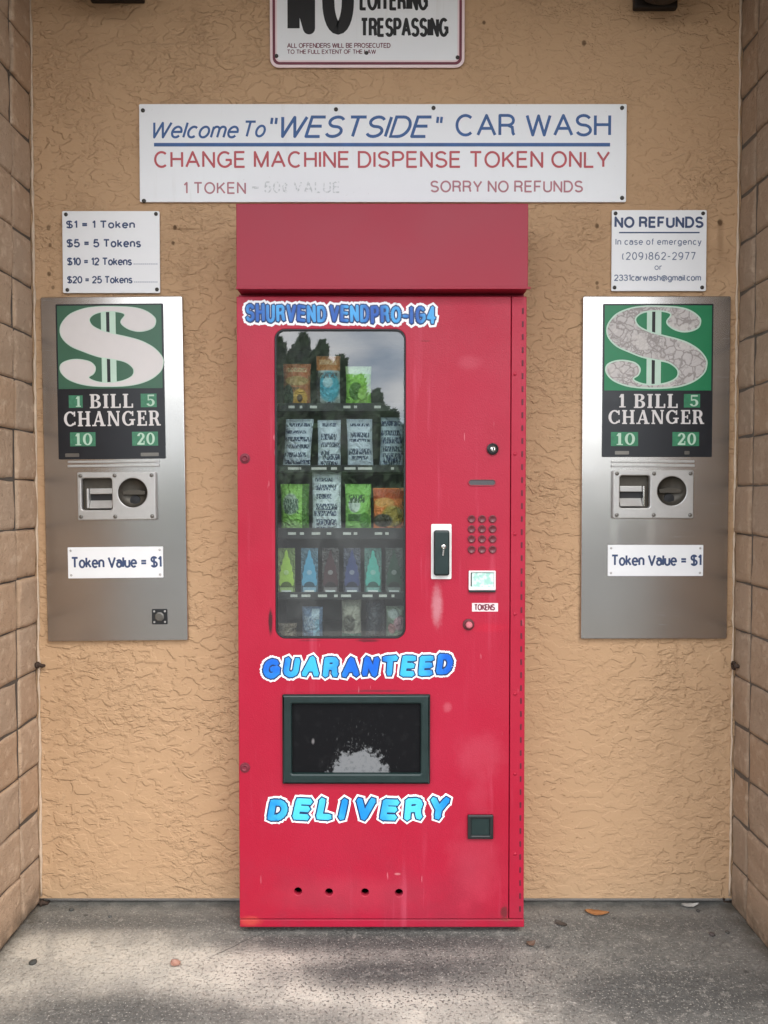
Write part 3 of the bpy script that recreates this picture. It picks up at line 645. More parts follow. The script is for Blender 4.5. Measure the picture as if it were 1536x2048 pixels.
def changer(k, label):
    q = [dict(pl=(87, 593, 376, 1282), pa=(118, 608, 335, 918), gv=777, s=(123, 612, 333, 774), one=(142, 170, 790, 815), bill=(184, 271, 788, 816), five=(286, 318, 788, 815),
              ch=(132, 326, 822, 852), ten=(144, 195, 864, 892), tw=(268, 320, 864, 892), bz=(157, 944, 314, 1040), sq=(165, 956, 227, 1020), ci=(268, 986), vp=(137, 328, 1094, 1156)),
         dict(pl=(1166, 592, 1454, 1278), pa=(1206, 608, 1423, 914), gv=781, s=(1211, 611, 1414, 778), one=(1238, 1251, 788, 815), bill=(1268, 1355, 788, 816), five=(1368, 1400, 788, 815),
              ch=(1217, 1408, 820, 848), ten=(1222, 1276, 864, 892), tw=(1345, 1398, 864, 892), bz=(1227, 940, 1387, 1037), sq=(1240, 951, 1300, 1016), ci=(1344, 982), vp=(1216, 1406, 1090, 1152))][k]
    Yp = -.014; u0, v0, u1, v1 = q['pl']; zb = PZ(v1, Yp)
    t = thing('bill_changer', label, 'change machine', (PX((u0 + u1) / 2, v1, Yp), 0, zb), 'bill changers either side')
    def R4(b, Y): x0, z1 = P(b[0], b[1], Y); x1, z0 = P(b[2], b[3], Y); return x0, x1, z0, z1
    X0, X1, Z0, Z1 = R4(q['pl'], Yp); a0, a1, b0, b1 = R4(q['pa'], Yp)
    # bezel of the note and coin openings, proud of the faceplate
    Yb = Yp - .016; bx = R4(q['bz'], Yb); sq = R4(q['sq'], Yb); cx, cz = P(*q['ci'], Yb); cr_ = .0455
    holes = [rr(*sq, .008), circ(cx, cz, cr_)]
    obj('faceplate', plate([rr(X0, X1, Z0, Z1, .006), rr(sq[0] - .001, sq[1] + .001, sq[2] - .001, sq[3] + .001, .008), circ(cx, cz, cr_ + .001)], Yp, .0135, .0025), M_STEEL, t)
    bz = obj('bezel', plate([rr(*bx, .006)] + holes, Yb, .0155, .003), M_CAST, t)
    for px in (bx[0] + .011, (sq[1] + cx - cr_) / 2, bx[1] - .011):
        for pz in (bx[2] + .011, bx[3] - .011):
            bm = bmesh.new(); lathe(bm, px, pz, Yb, [(.0062, 0), (.006, .002), (.0035, .0035), (0, .0037)], 14); obj('screw', bm, M_STEELDARK, bz, smooth=True)
    # note acceptor: dark throat, sloped tray, lip and side guide
    bm = bmesh.new(); box(bm, sq[0] - .0005, sq[1] + .0005, -.003, -.0012, sq[2] - .0005, sq[3] + .0005); ac = obj('note_acceptor', bm, M_RECESS, t)
    h = sq[3] - sq[2]; w = sq[1] - sq[0]; sgn = 1 if k == 0 else -1
    bm = bmesh.new(); tz = sq[2] + h * .30
    g0 = sq[0] + (w * .22 if k == 0 else .004); g1 = sq[1] - (.004 if k == 0 else w * .22)
    vs = [bm.verts.new(c) for c in ((g0, -.006, tz), (g1, -.006, tz), (g1, -.024, sq[2] + .006), (g0, -.024, sq[2] + .006), (g0, -.006, sq[2] + .002), (g1, -.006, sq[2] + .002))]
    for f in ((0, 1, 2, 3), (3, 2, 5, 4), (0, 3, 4), (1, 5, 2)): bm.faces.new([vs[i] for i in f])
    obj('tray', bm, M_CAST, ac)
    bm = bmesh.new(); box(bm, g0, g1, -.016, -.0035, sq[2] + h * .50, sq[2] + h * .68, .002); obj('lip', bm, M_CAST, ac)
    bm = bmesh.new(); box(bm, g0, g1, -.0045, -.0035, sq[2] + h * .31, sq[2] + h * .49); obj('slot', bm, M_BLACKINK, ac)
    bm = bmesh.new(); gx = (sq[0] + w * .14, sq[0] + w * .21) if k == 0 else (sq[1] - w * .21, sq[1] - w * .14)
    box(bm, gx[0], gx[1], -.024, -.003, sq[2] + .006, sq[2] + h * .68, .0025); obj('guide', bm, M_CHROME if k else M_CAST, ac)
    # coin cup: turned bowl with a shelf across it
    bm = bmesh.new(); lathe(bm, cx, cz, -.0015, [(cr_ + .0004, .028), (cr_ - .002, .018), (cr_ - .010, .006), (cr_ - .024, .001), (0, 0)], 32); cup = obj('coin_cup', bm, M_RECESS, t, smooth=True)
    bm = bmesh.new(); n = 12
    top = [(-.036 + .072 * i / n, .004 + .006 * math.sin(math.pi * i / n)) for i in range(n + 1)]
    lp = [(cx + a, cz + b) for a, b in top] + [(cx + .034, cz - .006), (cx - .034, cz - .006)]
    obj('coin_lip', plate([lp[::-1]], -.017, .014, .001), M_RECESS, cup)
    bm = bmesh.new(); lathe(bm, cx, cz - .024, -.003, [(.017, 0), (.016, .004), (0, .005)], 18); obj('coin_hole', bm, M_BLACKINK, cup)
    # ledge under the panel
    l0, l1 = PX(140 if k == 0 else 1222, 930, Yp), PX(322 if k == 0 else 1388, 930, Yp)
    bm = bmesh.new(); box(bm, l0, l1, Yp - .007, Yp - .0002, PZ(934, Yp), PZ(929, Yp), .0015); box(bm, l0, l1, Yp - .005, Yp - .0002, PZ(925.5, Yp), PZ(921, Yp), .0015); obj('ledge', bm, M_CAST, t)
    # printed panel
    Yq = Yp - .003; gz = PZ(q['gv'], Yq)
    pa = obj('graphic_panel', plate([rr(a0, a1, b0, b1, .003)], Yq, .0028, .0005), M_PANELBLACK, t)
    YA = Yq - .0004
    e = .005; obj('green_field', plate([rr(a0 + e, a1 - e, gz, b1 - e, 0)], YA, .0003), M_GREEN[k], pa)
    sx0, sx1, sz0, sz1 = R4(q['s'], YA)
    def draw(pts, grow=0):
        o = []
        for x, y in pts: o.append((sx0 + (x - 273) / (1157 - 273) * (sx1 - sx0), sz1 - (y - 130) / (838 - 130) * (sz1 - sz0)))
        return o
    loop = smooth_loop(draw(S_PTS))[::-1]
    def inset(lp, d):
        o = []; n = len(lp)
        for i in range(n):
            a, b = Vector(lp[i - 1]), Vector(lp[(i + 1) % n]); tn = (b - a)
            tn = tn.normalized() if tn.length > 0 else Vector((1, 0)); o.append((lp[i][0] - tn.y * d, lp[i][1] + tn.x * d))
        return o
    YB = YA - .0003
    for (p0, p1) in ((632, 676), (704, 756)):
        lo = draw([(p0, 134), (p1, 834)]); obj('dollar_bar', plate([rr(lo[0][0], lo[1][0], lo[1][1], lo[0][1])], YB, .0003), M_MINT, pa)
    lo = draw([(676, 134), (704, 834)]); obj('dollar_bar', plate([rr(lo[0][0], lo[1][0], lo[1][1], lo[0][1])], YB, .0003), M_BLACKINK if k else M_PANELBLACK, pa)
    YC = YB - .0004
    obj('dollar_outline', plate([loop], YC, .0003), M_MINT, pa)
    area = sum(loop[i - 1][0] * loop[i][1] - loop[i][0] * loop[i - 1][1] for i in range(len(loop)))
    obj('dollar_sign', plate([inset(loop, (.0022 if k == 0 else .0045) * (1 if area > 0 else -1))], YC - .0003, .0003), M_CRACKLE if k else M_SIGNWHITE, pa)
    YT = Yq - .0005
    for key, s in (('one', '1'), ('five', '5'), ('ten', '10'), ('tw', '20')):
        a, b, c, d = q[key]
        if k == 1 and key == 'one': serif(pa, s, a, b, c, d, YT, M_SIGNWHITE); continue
        x0, z1 = P(a, c, YT); x1, z0 = P(b, d, YT); obj('number_box', plate([rr(x0, x1, z0, z1)], YT, .0004), M_MINTBOX[k], pa)
        f = (b - a); ins = .5 if key == 'one' else .36 if key == 'five' else .2
        serif(pa, s, a + f * ins, b - f * .12, c + 2, d - 2, YT - .0004, M_MINTNUM)
    serif(pa, 'BILL', *q['bill'], YT, M_SIGNWHITE); serif(pa, 'CHANGER', *q['ch'], YT, M_SIGNWHITE)
    for (c0, wd) in (((q['pa'][0] + 30, 28), (q['pa'][0] + 185, 36)) if k == 0 else ((q['pa'][0] + 38, 28), (q['pa'][0] + 168, 10))):
        x0, z1 = P(c0 - wd / 2, q['pa'][3] - 12, YT); x1, z0 = P(c0 + wd / 2, q['pa'][3] - 5, YT); obj('panel_clip', plate([rr(x0, x1, z0, z1, .002)], YT, .0012), M_STEELDARK, pa)
    # token value plate
    Yv = Yp - .002; vx = R4((q['vp'][0], q['vp'][2], q['vp'][1], q['vp'][3]), Yv); vp = obj('value_plate', plate([rr(*vx, .002)], Yv, .0018, .0004), M_WHITE2, t)
    word(vp, 'Token Value = $1', q['vp'][0] + 6, q['vp'][1] - 3, q['vp'][2] + 19, q['vp'][3] - 20, Yv - .0002, M_NAVY, wt=.17, gap=.2)
    for px in (vx[0] + .010, vx[1] - .010):
        for pz in (vx[2] + .010, vx[3] - .010):
            bm = bmesh.new(); lathe(bm, px, pz, Yv, [(.004, 0), (.0035, .0012), (0, .0016)], 12); obj('screw', bm, M_CAST, vp, smooth=True)
    if k == 0:
        x, z = P(320, 1234, Yp); r = .0245
        bm = plate([rr(x - r, x + r, z - r, z + r, .003)], Yp - .002, .0019, .0004); so = obj('socket_plate', bm, M_BLACK, t); so['label'] = 'small black square fitting'
        bm = bmesh.new(); lathe(bm, x, z, Yp - .002, [(.015, 0), (.0148, .002), (.011, .003), (.011, .001), (0, .001)], 8, R(22.5)); obj('lock_ring', bm, M_STEELDARK, so)
        for a in (-1, 1):
            for b in (-1, 1):
                bm = bmesh.new(); lathe(bm, x + a * .017, z + b * .017, Yp - .002, [(.0035, 0), (.003, .001), (0, .0012)], 10); obj('screw', bm, M_CAST, so)
        t.rotation_euler = (0, R(-.55), 0)
    return t
changer(0, 'steel bill changer with a smooth dollar sign, left of the red machine')
changer(1, 'steel bill changer with a cracked dollar sign, right of the red machine')

# ------------------------------------------------------------------ red vending machine
def m_red(name, worn):
    g = G(name); f = g.noise(3.5, 4, .6)
    c = g.mix(f, (.35, .006, .026), (.41, .008, .036))
    c = g.mix(g.step(g.noise(1.6, 3, .5, .3, g.map(g.pos(), (1, 1, .5))), .42, .66, 0, .3), c, (.42, .022, .058))
    rough = g.step(g.noise(6, 4, .6), .3, .7, .34, .5)
    if worn:
        def spot(u, v, rx, rz, k, col, soft=.6, rag=.7, rs=50):
            nonlocal c
            x, z = P(u, v, Fm); c = g.mix(g.math('MULTIPLY', g.blob(x, z, rx, rz, soft, rag, rs), k), c, col)
        spot(874, 1212, .014, .052, .55, (.55, .30, .33), rag=.9, rs=70)                  # run below the handle
        spot(960, 1510, .06, .055, .11, (.68, .18, .24), rag=1.6, rs=16); spot(960, 1600, .03, .06, .1, (.64, .15, .21), rag=1.4, rs=18); spot(895, 1415, .011, .012, .2, (.7, .25, .3), rag=1.5)
        spot(950, 1735, .07, .1, .14, (.56, .14, .19), rag=1.7, rs=14); spot(940, 725, .03, .02, .12, (.7, .2, .25)); spot(700, 1790, .2, .05, .15, (.5, .1, .13))
        spot(850, 682, .016, .0022, .8, (.22, .01, .02), .4, .5); spot(975, 1255, .05, .012, .5, (.50, .006, .03)); spot(795, 1748, .008, .003, .5, (.8, .4, .4))
        spot(1008, 1824, .010, .018, .9, (.06, .02, .015), .5, 1.4, 90); spot(1012, 1840, .016, .006, .8, (.22, .06, .03), .5, 1.2, 90); spot(500, 1843, .03, .014, .5, (.62, .10, .06), .6, .9)
        spot(640, 1384, .1, .0016, .4, (.2, .02, .03), .6, 1.5, 60); spot(760, 1382, .08, .003, .7, (.1, .02, .03), .5, 2.0, 60); spot(735, 1281, .03, .0045, .85, (.05, .01, .015), .5, 1.0, 60); spot(620, 1281, .03, .0025, .6, (.1, .01, .02), .5, 1.0, 60)
        spot(541, 1243, .006, .036, .9, (.03, .008, .01), .4, .8, 50); spot(552, 905, .004, .012, .7, (.5, .4, .4), .5, .8)
        zz = g.sep(g.pos())[2]
        grime = g.math('MULTIPLY', g.step(zz, .03, .42, .5, 0), g.step(g.noise(7, 5, .65), .38, .66)); c = g.mix(grime, c, (.26, .02, .04))
        run = g.math('MULTIPLY', g.step(g.noise(1, 4, .65, 0, g.map(g.pos(), (26, 1, 1.6))), .56, .74, 0, .34), g.step(g.noise(2.2, 2), .4, .65)); c = g.mix(run, c, (.60, .10, .16))
        dull = g.step(g.noise(2.4, 5, .6, .6), .5, .7, 0, .4); c = g.mix(dull, c, (.33, .006, .024))
        sc = g.math('MULTIPLY', g.step(g.noise(1, 2, .5, 0, g.map(g.pos(), (60, 1, 9), (5, 0, 2))), .74, .77), .35); c = g.mix(sc, c, (.70, .26, .30))
        spk = g.step(g.noise(130, 2), .72, .76, 0, .5); c = g.mix(spk, c, (.35, .03, .05))
    g.bump(g.math('ADD', g.noise(260, 2), g.math('MULTIPLY', g.noise(3, 2), 3.0)), .0012, .5)
    return g.fin(c, rough, 0, .38)
M_RED = m_red('red door paint', True); M_REDB = m_red('red body paint', False); M_REDH = plain('dull crimson paint', (.29, .011, .03), .42, var=.1, vs=3, bump=.0006, bs=4, spec=.4)
M_LINER = plain('dark liner', (.07, .085, .08), .6)
M_SHELF = plain('dark shelf metal', (.02, .02, .021), .45, .3)
M_TAG = plain('shelf tag', (.55, .53, .5), .5, var=.4, vs=150)
M_GASKET = plain('black gasket', (.012, .012, .013), .5, bump=.001, bs=90)

vm = thing('vending_machine', 'tall red vending machine with glass front between the two bill changers', 'vending machine', (0, .1, 0))
ZT = PZ(592, Fm); ZB = PZ(1838, Fm); CB = .03
# cabinet shell (five sides) behind the door
DT = .022; yb0 = Fm + DT + .002
bm = bmesh.new(); wl = .012
box(bm, MX0, MX0 + wl, yb0, .55, CB, ZT); box(bm, MX1 - wl, MX1, yb0, .55, CB, ZT); box(bm, MX0 + wl + .0005, MX1 - wl - .0005, yb0, .55, CB, CB + wl)
box(bm, MX0 + wl + .0005, MX1 - wl - .0005, yb0, .55, ZT - wl, ZT); box(bm, MX0 + wl + .0005, MX1 - wl - .0005, .54, .55, CB + wl + .0005, ZT - wl - .0005)
obj('cabinet', bm, M_REDB, vm)
# header panel, a folded red sheet proud of the door
Hf = -.205; hx0, hz1 = P(472, 407, Hf); hx1, hz0 = P(1056, 578, Hf)
bm = bmesh.new(); box(bm, hx0, hx1, Hf, .02, hz0, hz1, .002); hp = obj('header_panel', bm, M_REDH, vm)
bm = bmesh.new(); x1b = PX(1061, 578, Hf); box(bm, hx0 - .001, x1b, Hf - .004, Hf - .0003, hz0 - .001, hz0 + .006, .0012); obj('drip_edge', bm, M_REDH, hp)
# the strip behind the gap between header and door
bm = bmesh.new(); box(bm, MX0 + .003, MX1 - .003, Fm + .026, .02, ZT + .0006, hz0 - .0006); obj('top_rail', bm, M_REDH, vm)
# door
wx0, wz1 = P(549, 658, Fm); wx1, wz0 = P(811, 1277, Fm)
dx0, dz1 = P(565, 1388, Fm); dx1, dz0 = P(860, 1566, Fm)
dm0, dm1 = PX(476, 1200, Fm), PX(1019.6, 1200, Fm)
vents = [(596, 1783), (658, 1785), (730, 1785), (798, 1786)]
loops = [rr(dm0, dm1, ZB, ZT - .001, .002), rr(wx0, wx1, wz0, wz1, .03, 8), rr(dx0 + .012, dx1 - .012, dz0 + .012, dz1 - .012)] + [circ(*P(u, v, Fm), .0118, n=20) for u, v in vents]
door = obj('door', plate(loops, Fm, DT, .002), M_RED, vm)
# hinge strip along the right edge
hs0 = PX(1021.2, 1200, Fm); hs = obj('hinge_strip', plate([rr(hs0, MX1 + .001, ZB, ZT - .001, .002)], Fm + .001, .02, .002), M_RED, vm)
xk = PX(1043, 1200, Fm)
v = 622; mk = plain('hinge gap', (.10, .008, .018), .6)
while v < 1828:
    z = PZ(v, Fm); bm = bmesh.new(); box(bm, xk - .0024, xk + .0024, Fm - .0006, Fm + .0015, z - .0085, z + .0085, .0008); obj('hinge_knuckle', bm, mk, hs); v += 26
for v in (748, 908, 1068, 1228, 1388, 1548, 1708):
    x, z = P(1030, v, Fm); bm = bmesh.new(); lathe(bm, x, z, Fm + .001, [(.005, 0), (.0045, .002), (.002, .003), (0, .003)], 12); obj('rivet', bm, M_RED, hs, smooth=True)
# bottom rail and feet
bm = bmesh.new(); box(bm, PX(479, 1850, Fm), PX(1049, 1850, Fm), Fm + .003, Fm + .03, PZ(1856, Fm), ZB - .003, .003); obj('bottom_rail', bm, M_RED, vm)
for fx in (MX0 + .06, MX1 - .06):
    for fy in (-.08, .48):
        bm = bmesh.new(); tube(bm, [(fx, fy, .0), (fx, fy, .012), (fx, fy, .0125), (fx, fy, CB)], [.022, .022, .01, .01], 14); obj('foot', bm, M_BLACK, vm)
# window: gasket, pane
obj('window_gasket', plate([rr(wx0 + .0003, wx1 - .0003, wz0 + .0003, wz1 - .0003, .03, 8), rr(wx0 + .005, wx1 - .005, wz0 + .005, wz1 - .005, .026, 8)], Fm - .0015, .014, .001), M_GASKET, vm)
def m_glass():
    g = G('window glass'); g.t.nodes.remove(g.b)
    tr = g.n('ShaderNodeBsdfTransparent'); tr.inputs[0].default_value = (.86, .90, .885, 1)
    gl = g.n('ShaderNodeBsdfGlossy'); gl.inputs['Roughness'].default_value = .012; gl.inputs[0].default_value = (1, 1, 1, 1)
    fr = g.n('ShaderNodeFresnel'); fr.inputs['IOR'].default_value = 2.1
    ge = g.n('ShaderNodeNewGeometry'); mxs = g.n('ShaderNodeMixShader')
    fac = g.math('MULTIPLY', fr.outputs[0], g.math('SUBTRACT', 1.0, ge.outputs['Backfacing']))
    b = g.n('ShaderNodeBump'); b.inputs['Distance'].default_value = .0015; b.inputs['Strength'].default_value = .12; g.L(g.noise(5, 2), b.inputs['Height']); g.L(b.outputs[0], gl.inputs['Normal'])
    df = g.n('ShaderNodeBsdfDiffuse'); df.inputs[0].default_value = (.55, .56, .55, 1); du = g.n('ShaderNodeMixShader')
    g.L(g.math('ADD', .006, g.math('MULTIPLY', g.step(g.noise(1, 5, .65, .5, g.map(g.pos(), (9, 1, 5))), .4, .75), .04)), du.inputs[0]); g.L(tr.outputs[0], du.inputs[1]); g.L(df.outputs[0], du.inputs[2])
    g.L(fac, mxs.inputs[0]); g.L(du.outputs[0], mxs.inputs[1]); g.L(gl.outputs[0], mxs.inputs[2]); g.L(mxs.outputs[0], g.o.inputs[0]); return g.m
obj('window_pane', plate([rr(wx0 + .003, wx1 - .003, wz0 + .003, wz1 - .003, .027, 8)], Fm + .006, .004), m_glass(), vm)
# liner box behind the window
Yi = .33; lx0, lx1, lz0, lz1 = wx0 - .03, wx1 + .02, wz0 - .03, wz1 + .03; yl = Fm + DT + .004
bm = bmesh.new(); box(bm, lx0 - .008, lx0, yl, Yi, lz0, lz1); box(bm, lx1, lx1 + .008, yl, Yi, lz0, lz1); box(bm, lx0, lx1, yl, Yi, lz1 + .0005, lz1 + .008); box(bm, lx0, lx1, yl, Yi, lz0 - .008, lz0 - .0005); box(bm, lx0 + .0005, lx1 - .0005, Yi - .006, Yi, lz0 + .0005, lz1 - .0005)
obj('liner', bm, M_LINER, vm)
Ys = Fm + .055
def shelf(v0, v1, tags):
    z1, z0 = PZ(v0, Ys), PZ(v1, Ys); bm = bmesh.new()
    box(bm, lx0 + .001, lx1 - .001, Ys, Ys + .004, z0, z1, .001); box(bm, lx0 + .001, lx1 - .001, Ys + .0045, Yi - .008, z0 + .002, z0 + .006)
    s = obj('shelf', bm, M_SHELF, vm); mid = (v0 + v1) / 2
    for u, w in tags:
        x0, a = P(u - w / 2, mid - 2.5, Ys); x1, b = P(u + w / 2, mid + 2.5, Ys); bm = bmesh.new(); box(bm, x0, x1, Ys - .0012, Ys - .0002, b, a); obj('price_tag', bm, M_TAG, s)
    return z0 + .006
S1 = shelf(806, 822, [(583, 12), (602, 5), (627, 14), (694, 14), (711, 6), (755, 13)])
S2 = shelf(930, 944, [(588, 24), (600, 5), (638, 30), (668, 12), (700, 22), (730, 28), (785, 6)])
S3 = shelf(1056, 1078, [(584, 16), (604, 8), (632, 17), (658, 9), (694, 16), (711, 7), (757, 15), (774, 7)])
S4 = shelf(1184, 1199, [(588, 14), (612, 18), (645, 18), (672, 7), (692, 20), (735, 20), (766, 16), (786, 6)])
S5 = lz0 + .001
# lettering stickers: white outline, navy edge, blue face; each letter sits a little differently
def m_blue(name, a, b, sc):
    g = G(name); p = g.math('SINE', g.math('MULTIPLY', g.sep(g.pos())[0], sc)); f = g.step(g.math('ADD', g.math('MULTIPLY', p, .35), g.noise(16, 3)), .1, .95)
    return g.fin(g.mix(f, a, b), .35)
M_LBLUE1 = m_blue('sticker blue', (.003, .08, .38), (.05, .33, .68), 55); M_LBLUE2 = m_blue('sticker sky blue', (.003, .11, .58), (.045, .45, .78), 22); M_LBLUE3 = m_blue('sticker cyan', (.008, .24, .66), (.08, .58, .80), 20)
M_LNAVY = plain('sticker navy', (.008, .03, .11), .4); M_LWHITE = plain('sticker white', (.82, .82, .84), .4)
def sticker(s, u0, u1, v0, v1, m, seed, slope, wb, wn, ww, wob, shear=0.0, gap=.3):
    rnd = random.Random(seed); Yl = Fm - .0006; x0, z1 = P(u0, v0, Yl); x1, z0 = P(u1, v1, Yl); H = z1 - z0
    seq = []; x = 0.0
    for ch in s:
        if ch == ' ': x += .2; continue
        wd, st = GL[ch]; dy, ro, sc = rnd.uniform(-wob, wob), rnd.uniform(-.09, .09), rnd.uniform(.95, 1.07); c, d = math.cos(ro), math.sin(ro)
        for p in st:
            q = []
            for a, b in p: a2, b2 = a - wd / 2 + shear * (b - .5), (b - .5) * sc; q.append((x + wd / 2 + a2 * c - b2 * d * .6, .5 + a2 * d + b2 * c + dy))
            seq.append(q)
        x += max(wd, .12) + gap
    xs = [a for p in seq for a, b in p]; lo, hi = min(xs), max(xs); top = None; made = []
    for k, (wd, mm, nm) in enumerate(((ww, M_LWHITE, 'outline'), (wn, M_LNAVY, 'edge'), (wb, m, 'lettering'))):
        bm = bmesh.new(); z = Yl - k * .0009
        for p in seq:
            z -= 4e-6; puffy(bm, [(x0 + (a - lo) / (hi - lo) * (x1 - x0), z0 + b * H + ((a - lo) / (hi - lo) - .5) * slope) for a, b in p], wd * H, z, .0005)
        made.append((nm, bm, mm))
    for nm, bm, mm in made: bmesh.ops.recalc_face_normals(bm, faces=bm.faces)
    top = obj('lettering', made[2][1], made[2][2], vm, smooth=False)
    for nm, bm, mm in made[:2]: obj(nm, bm, mm, top)
sticker('SHURVEND VENDPRO-iG4', 495, 868, 614, 642, M_LBLUE1, 5, -.006, .22, .40, .74, .04, gap=.44)
sticker('GUARANTEED', 532, 900, 1318, 1347, M_LBLUE2, 8, .012, .38, .56, .82, .07, .1, gap=.58)
sticker('DELIVERY', 541, 893, 1603, 1634, M_LBLUE3, 9, .004, .39, .57, .82, .06, .12, gap=.66)
# delivery hatch: dark frame, recessed flap with a worn milky patch
fr = obj('delivery_frame', plate([rr(dx0, dx1, dz0, dz1, .003), rr(*[f for f in (PX(584, 1400, Fm), PX(841, 1400, Fm), PZ(1545, Fm), PZ(1406, Fm))], .004)], Fm - .012, .02, .006), M_DKGREEN, vm)
def m_flap():
    g = G('scuffed black flap'); x, z = P(715, 1552, Fm)
    a = g.math('MAXIMUM', g.blob(x, z, .082, .08, .12, 1.9, 46), g.blob(x, z, .066, .038, .25, .6, 40)); b = g.blob(x + .008, z + .01, .105, .15, .35, 1.4, 60)
    c = g.mix(g.step(g.noise(40, 4), .55, .75, 0, .3), (.006, .006, .007), (.02, .02, .021))
    st = g.math('MULTIPLY', b, g.step(g.noise(1, 3, .7, 0, g.map(g.pos(), (140, 1, 60))), .6, .74, 0, .5))
    c = g.mix(st, c, (.14, .14, .14)); c = g.mix(g.math('MULTIPLY', a, g.step(g.noise(90, 4, .7), .3, .5, .7, 1)), c, (.18, .185, .19))
    x, z = P(626, 1483, Fm); c = g.mix(g.blob(x, z, .004, .007, .6, .8, 100), c, (.15, .14, .14))
    return g.fin(c, .5, 0, .12)
bm = bmesh.new(); box(bm, PX(581, 1400, Fm), PX(844, 1400, Fm), Fm + .001, Fm + .006, PZ(1548, Fm), PZ(1403, Fm), .001); obj('delivery_flap', bm, m_flap(), vm)
# handle, keypad, display and small fittings
hu = P(862, 1158, Fm) + P(903, 1048, Fm)
hd = obj('handle', plate([rr(hu[0], hu[2], hu[1], hu[3], .004)], Fm - .004, .004, .001), plain('white handle plate', (.76, .74, .72), .35), vm)
a0, b0 = P(867, 1150, Fm); a1, b1 = P(898, 1060, Fm)
bm = plate([rr(a0, a1, b0, b1, .007)], Fm - .022, .0175, .006); obj('grip', bm, M_DKGREEN, hd)
x, z = P(886, 1092, Fm); bm = bmesh.new(); lathe(bm, x, z, Fm - .022, [(.0075, 0), (.007, .003), (.004, .004), (0, .004)], 18); obj('lock', bm, M_CHROME, hd, smooth=True)
bm = bmesh.new(); tube(bm, [(x - .002, Fm - .0245, z - .026), (x, Fm - .0255, z - .008)], .003); obj('key', bm, M_CHROME, hd)
kp_m = plain('keypad rubber', (.13, .022, .03), .35)
kz0 = PZ(1112, Fm); bm = plate([rr(PX(933, 1070, Fm), PX(996, 1070, Fm), kz0, PZ(1026, Fm), .006)], Fm - .0006, .0005); kp = obj('keypad', bm, M_RED, vm)
for v in (1038, 1058, 1078, 1099):
    for u in (943, 964, 985):
        x, z = P(u, v, Fm); bm = bmesh.new(); lathe(bm, x, z, Fm - .0006, [(.0118, 0), (.0112, .0042), (.0095, .0052), (.007, .0026), (0, .0008)], 18); obj('button', bm, kp_m, kp, smooth=True)
x0, z1 = P(937, 1141, Fm); x1, z0 = P(991, 1180, Fm)
dp = obj('display', plate([rr(x0, x1, z0, z1, .003), rr(x0 + .006, x1 - .006, z0 + .008, z1 - .005, .002)], Fm - .007, .0068, .0015), plain('pale display bezel', (.74, .66, .66), .4), vm)
g = G('display film'); scr = g.fin(g.mix(g.step(g.noise(70, 3, .6), .42, .56), (.34, .60, .52), (.62, .76, .70)), .25)
bm = bmesh.new(); box(bm, x0 + .005, x1 - .005, Fm - .003, Fm - .0002, z0 + .007, z1 - .004); obj('screen', bm, scr, dp)
bm = bmesh.new(); box(bm, x0 + .0005, x1 - .0005, Fm - .0075, Fm - .0002, z0 - .006, z0 - .0003, .001); obj('sill', bm, M_BLACK, dp)
bm = bmesh.new(); box(bm, x0 + .0055, x0 + .0095, Fm - .0042, Fm - .0031, z0 + .012, z1 - .006); obj('mark', bm, M_BLACKINK, dp)
x0, z1 = P(944, 1206, Fm); x1, z0 = P(996, 1223, Fm)
tk = obj('token_label', plate([rr(x0, x1, z0, z1, .001)], Fm - .0006, .0005), M_PINK, vm); word(tk, 'TOKENS', 948, 990, 1208, 1221, Fm - .0007, M_MAROON, wt=.2)
x, z = P(937, 1249, Fm); bm = bmesh.new(); lathe(bm, x, z, Fm, [(.0175, 0), (.0165, .003), (.0125, .004), (0, .004)], 22); kn = obj('return_knob', bm, plain('dark knob ring', (.10, .01, .016), .5), vm)
bm = bmesh.new(); lathe(bm, x + .001, z, Fm - .004, [(.0098, 0), (.0098, .008), (.007, .011), (0, .012)], 22); obj('knob_cap', bm, plain('pink knob', (.52, .14, .17), .35), kn)
x, z = P(985, 898, Fm); bm = bmesh.new(); lathe(bm, x, z, Fm, [(.0175, 0), (.017, .006), (.0125, .009), (.0125, .004), (0, .004)], 24); lk = obj('lock', bm, M_BLACK, vm, smooth=False)
bm = bmesh.new(); lathe(bm, x + .001, z, Fm - .004, [(.0085, 0), (.008, .006), (.005, .008), (0, .008)], 18); cy = obj('lock_cylinder', bm, M_CHROME, lk)
bm = bmesh.new(); box(bm, x - .001, x + .0028, Fm - .0128, Fm - .0121, z - .005, z + .004); obj('keyhole', bm, M_BLACKINK, lk)
x0, z1 = P(936, 958, Fm); x1, z0 = P(992, 972, Fm); sl = obj('coin_slot', plate([rr(x0, x1, z0, z1, (z1 - z0) / 2 - .0002, 8), rr(x0 + .003, x1 - .003, z0 + .003, z1 - .003, (z1 - z0) / 2 - .0033, 8)], Fm - .003, .0029, .0008), plain('slot rim', (.30, .02, .035), .4), vm)
bm = plate([rr(x0 + .0025, x1 - .0025, z0 + .0025, z1 - .0025, (z1 - z0) / 2 - .0028, 8)], Fm - .0006, .0005); obj('slot_mouth', bm, plain('slot grey', (.07, .065, .07), .4), sl)
x0, z1 = P(935, 1628, Fm); x1, z0 = P(986, 1676, Fm)
cb = obj('coin_return', plate([rr(x0, x1, z0, z1, .003), rr(x0 + .011, x1 - .011, z0 + .011, z1 - .010, .002)], Fm - .010, .0099, .003), M_BLACK, vm)
bm = bmesh.new(); box(bm, x0 + .010, x1 - .010, Fm - .004, Fm - .0003, z0 + .010, z1 - .009, .001); obj('return_flap', bm, M_DKGREEN, cb)
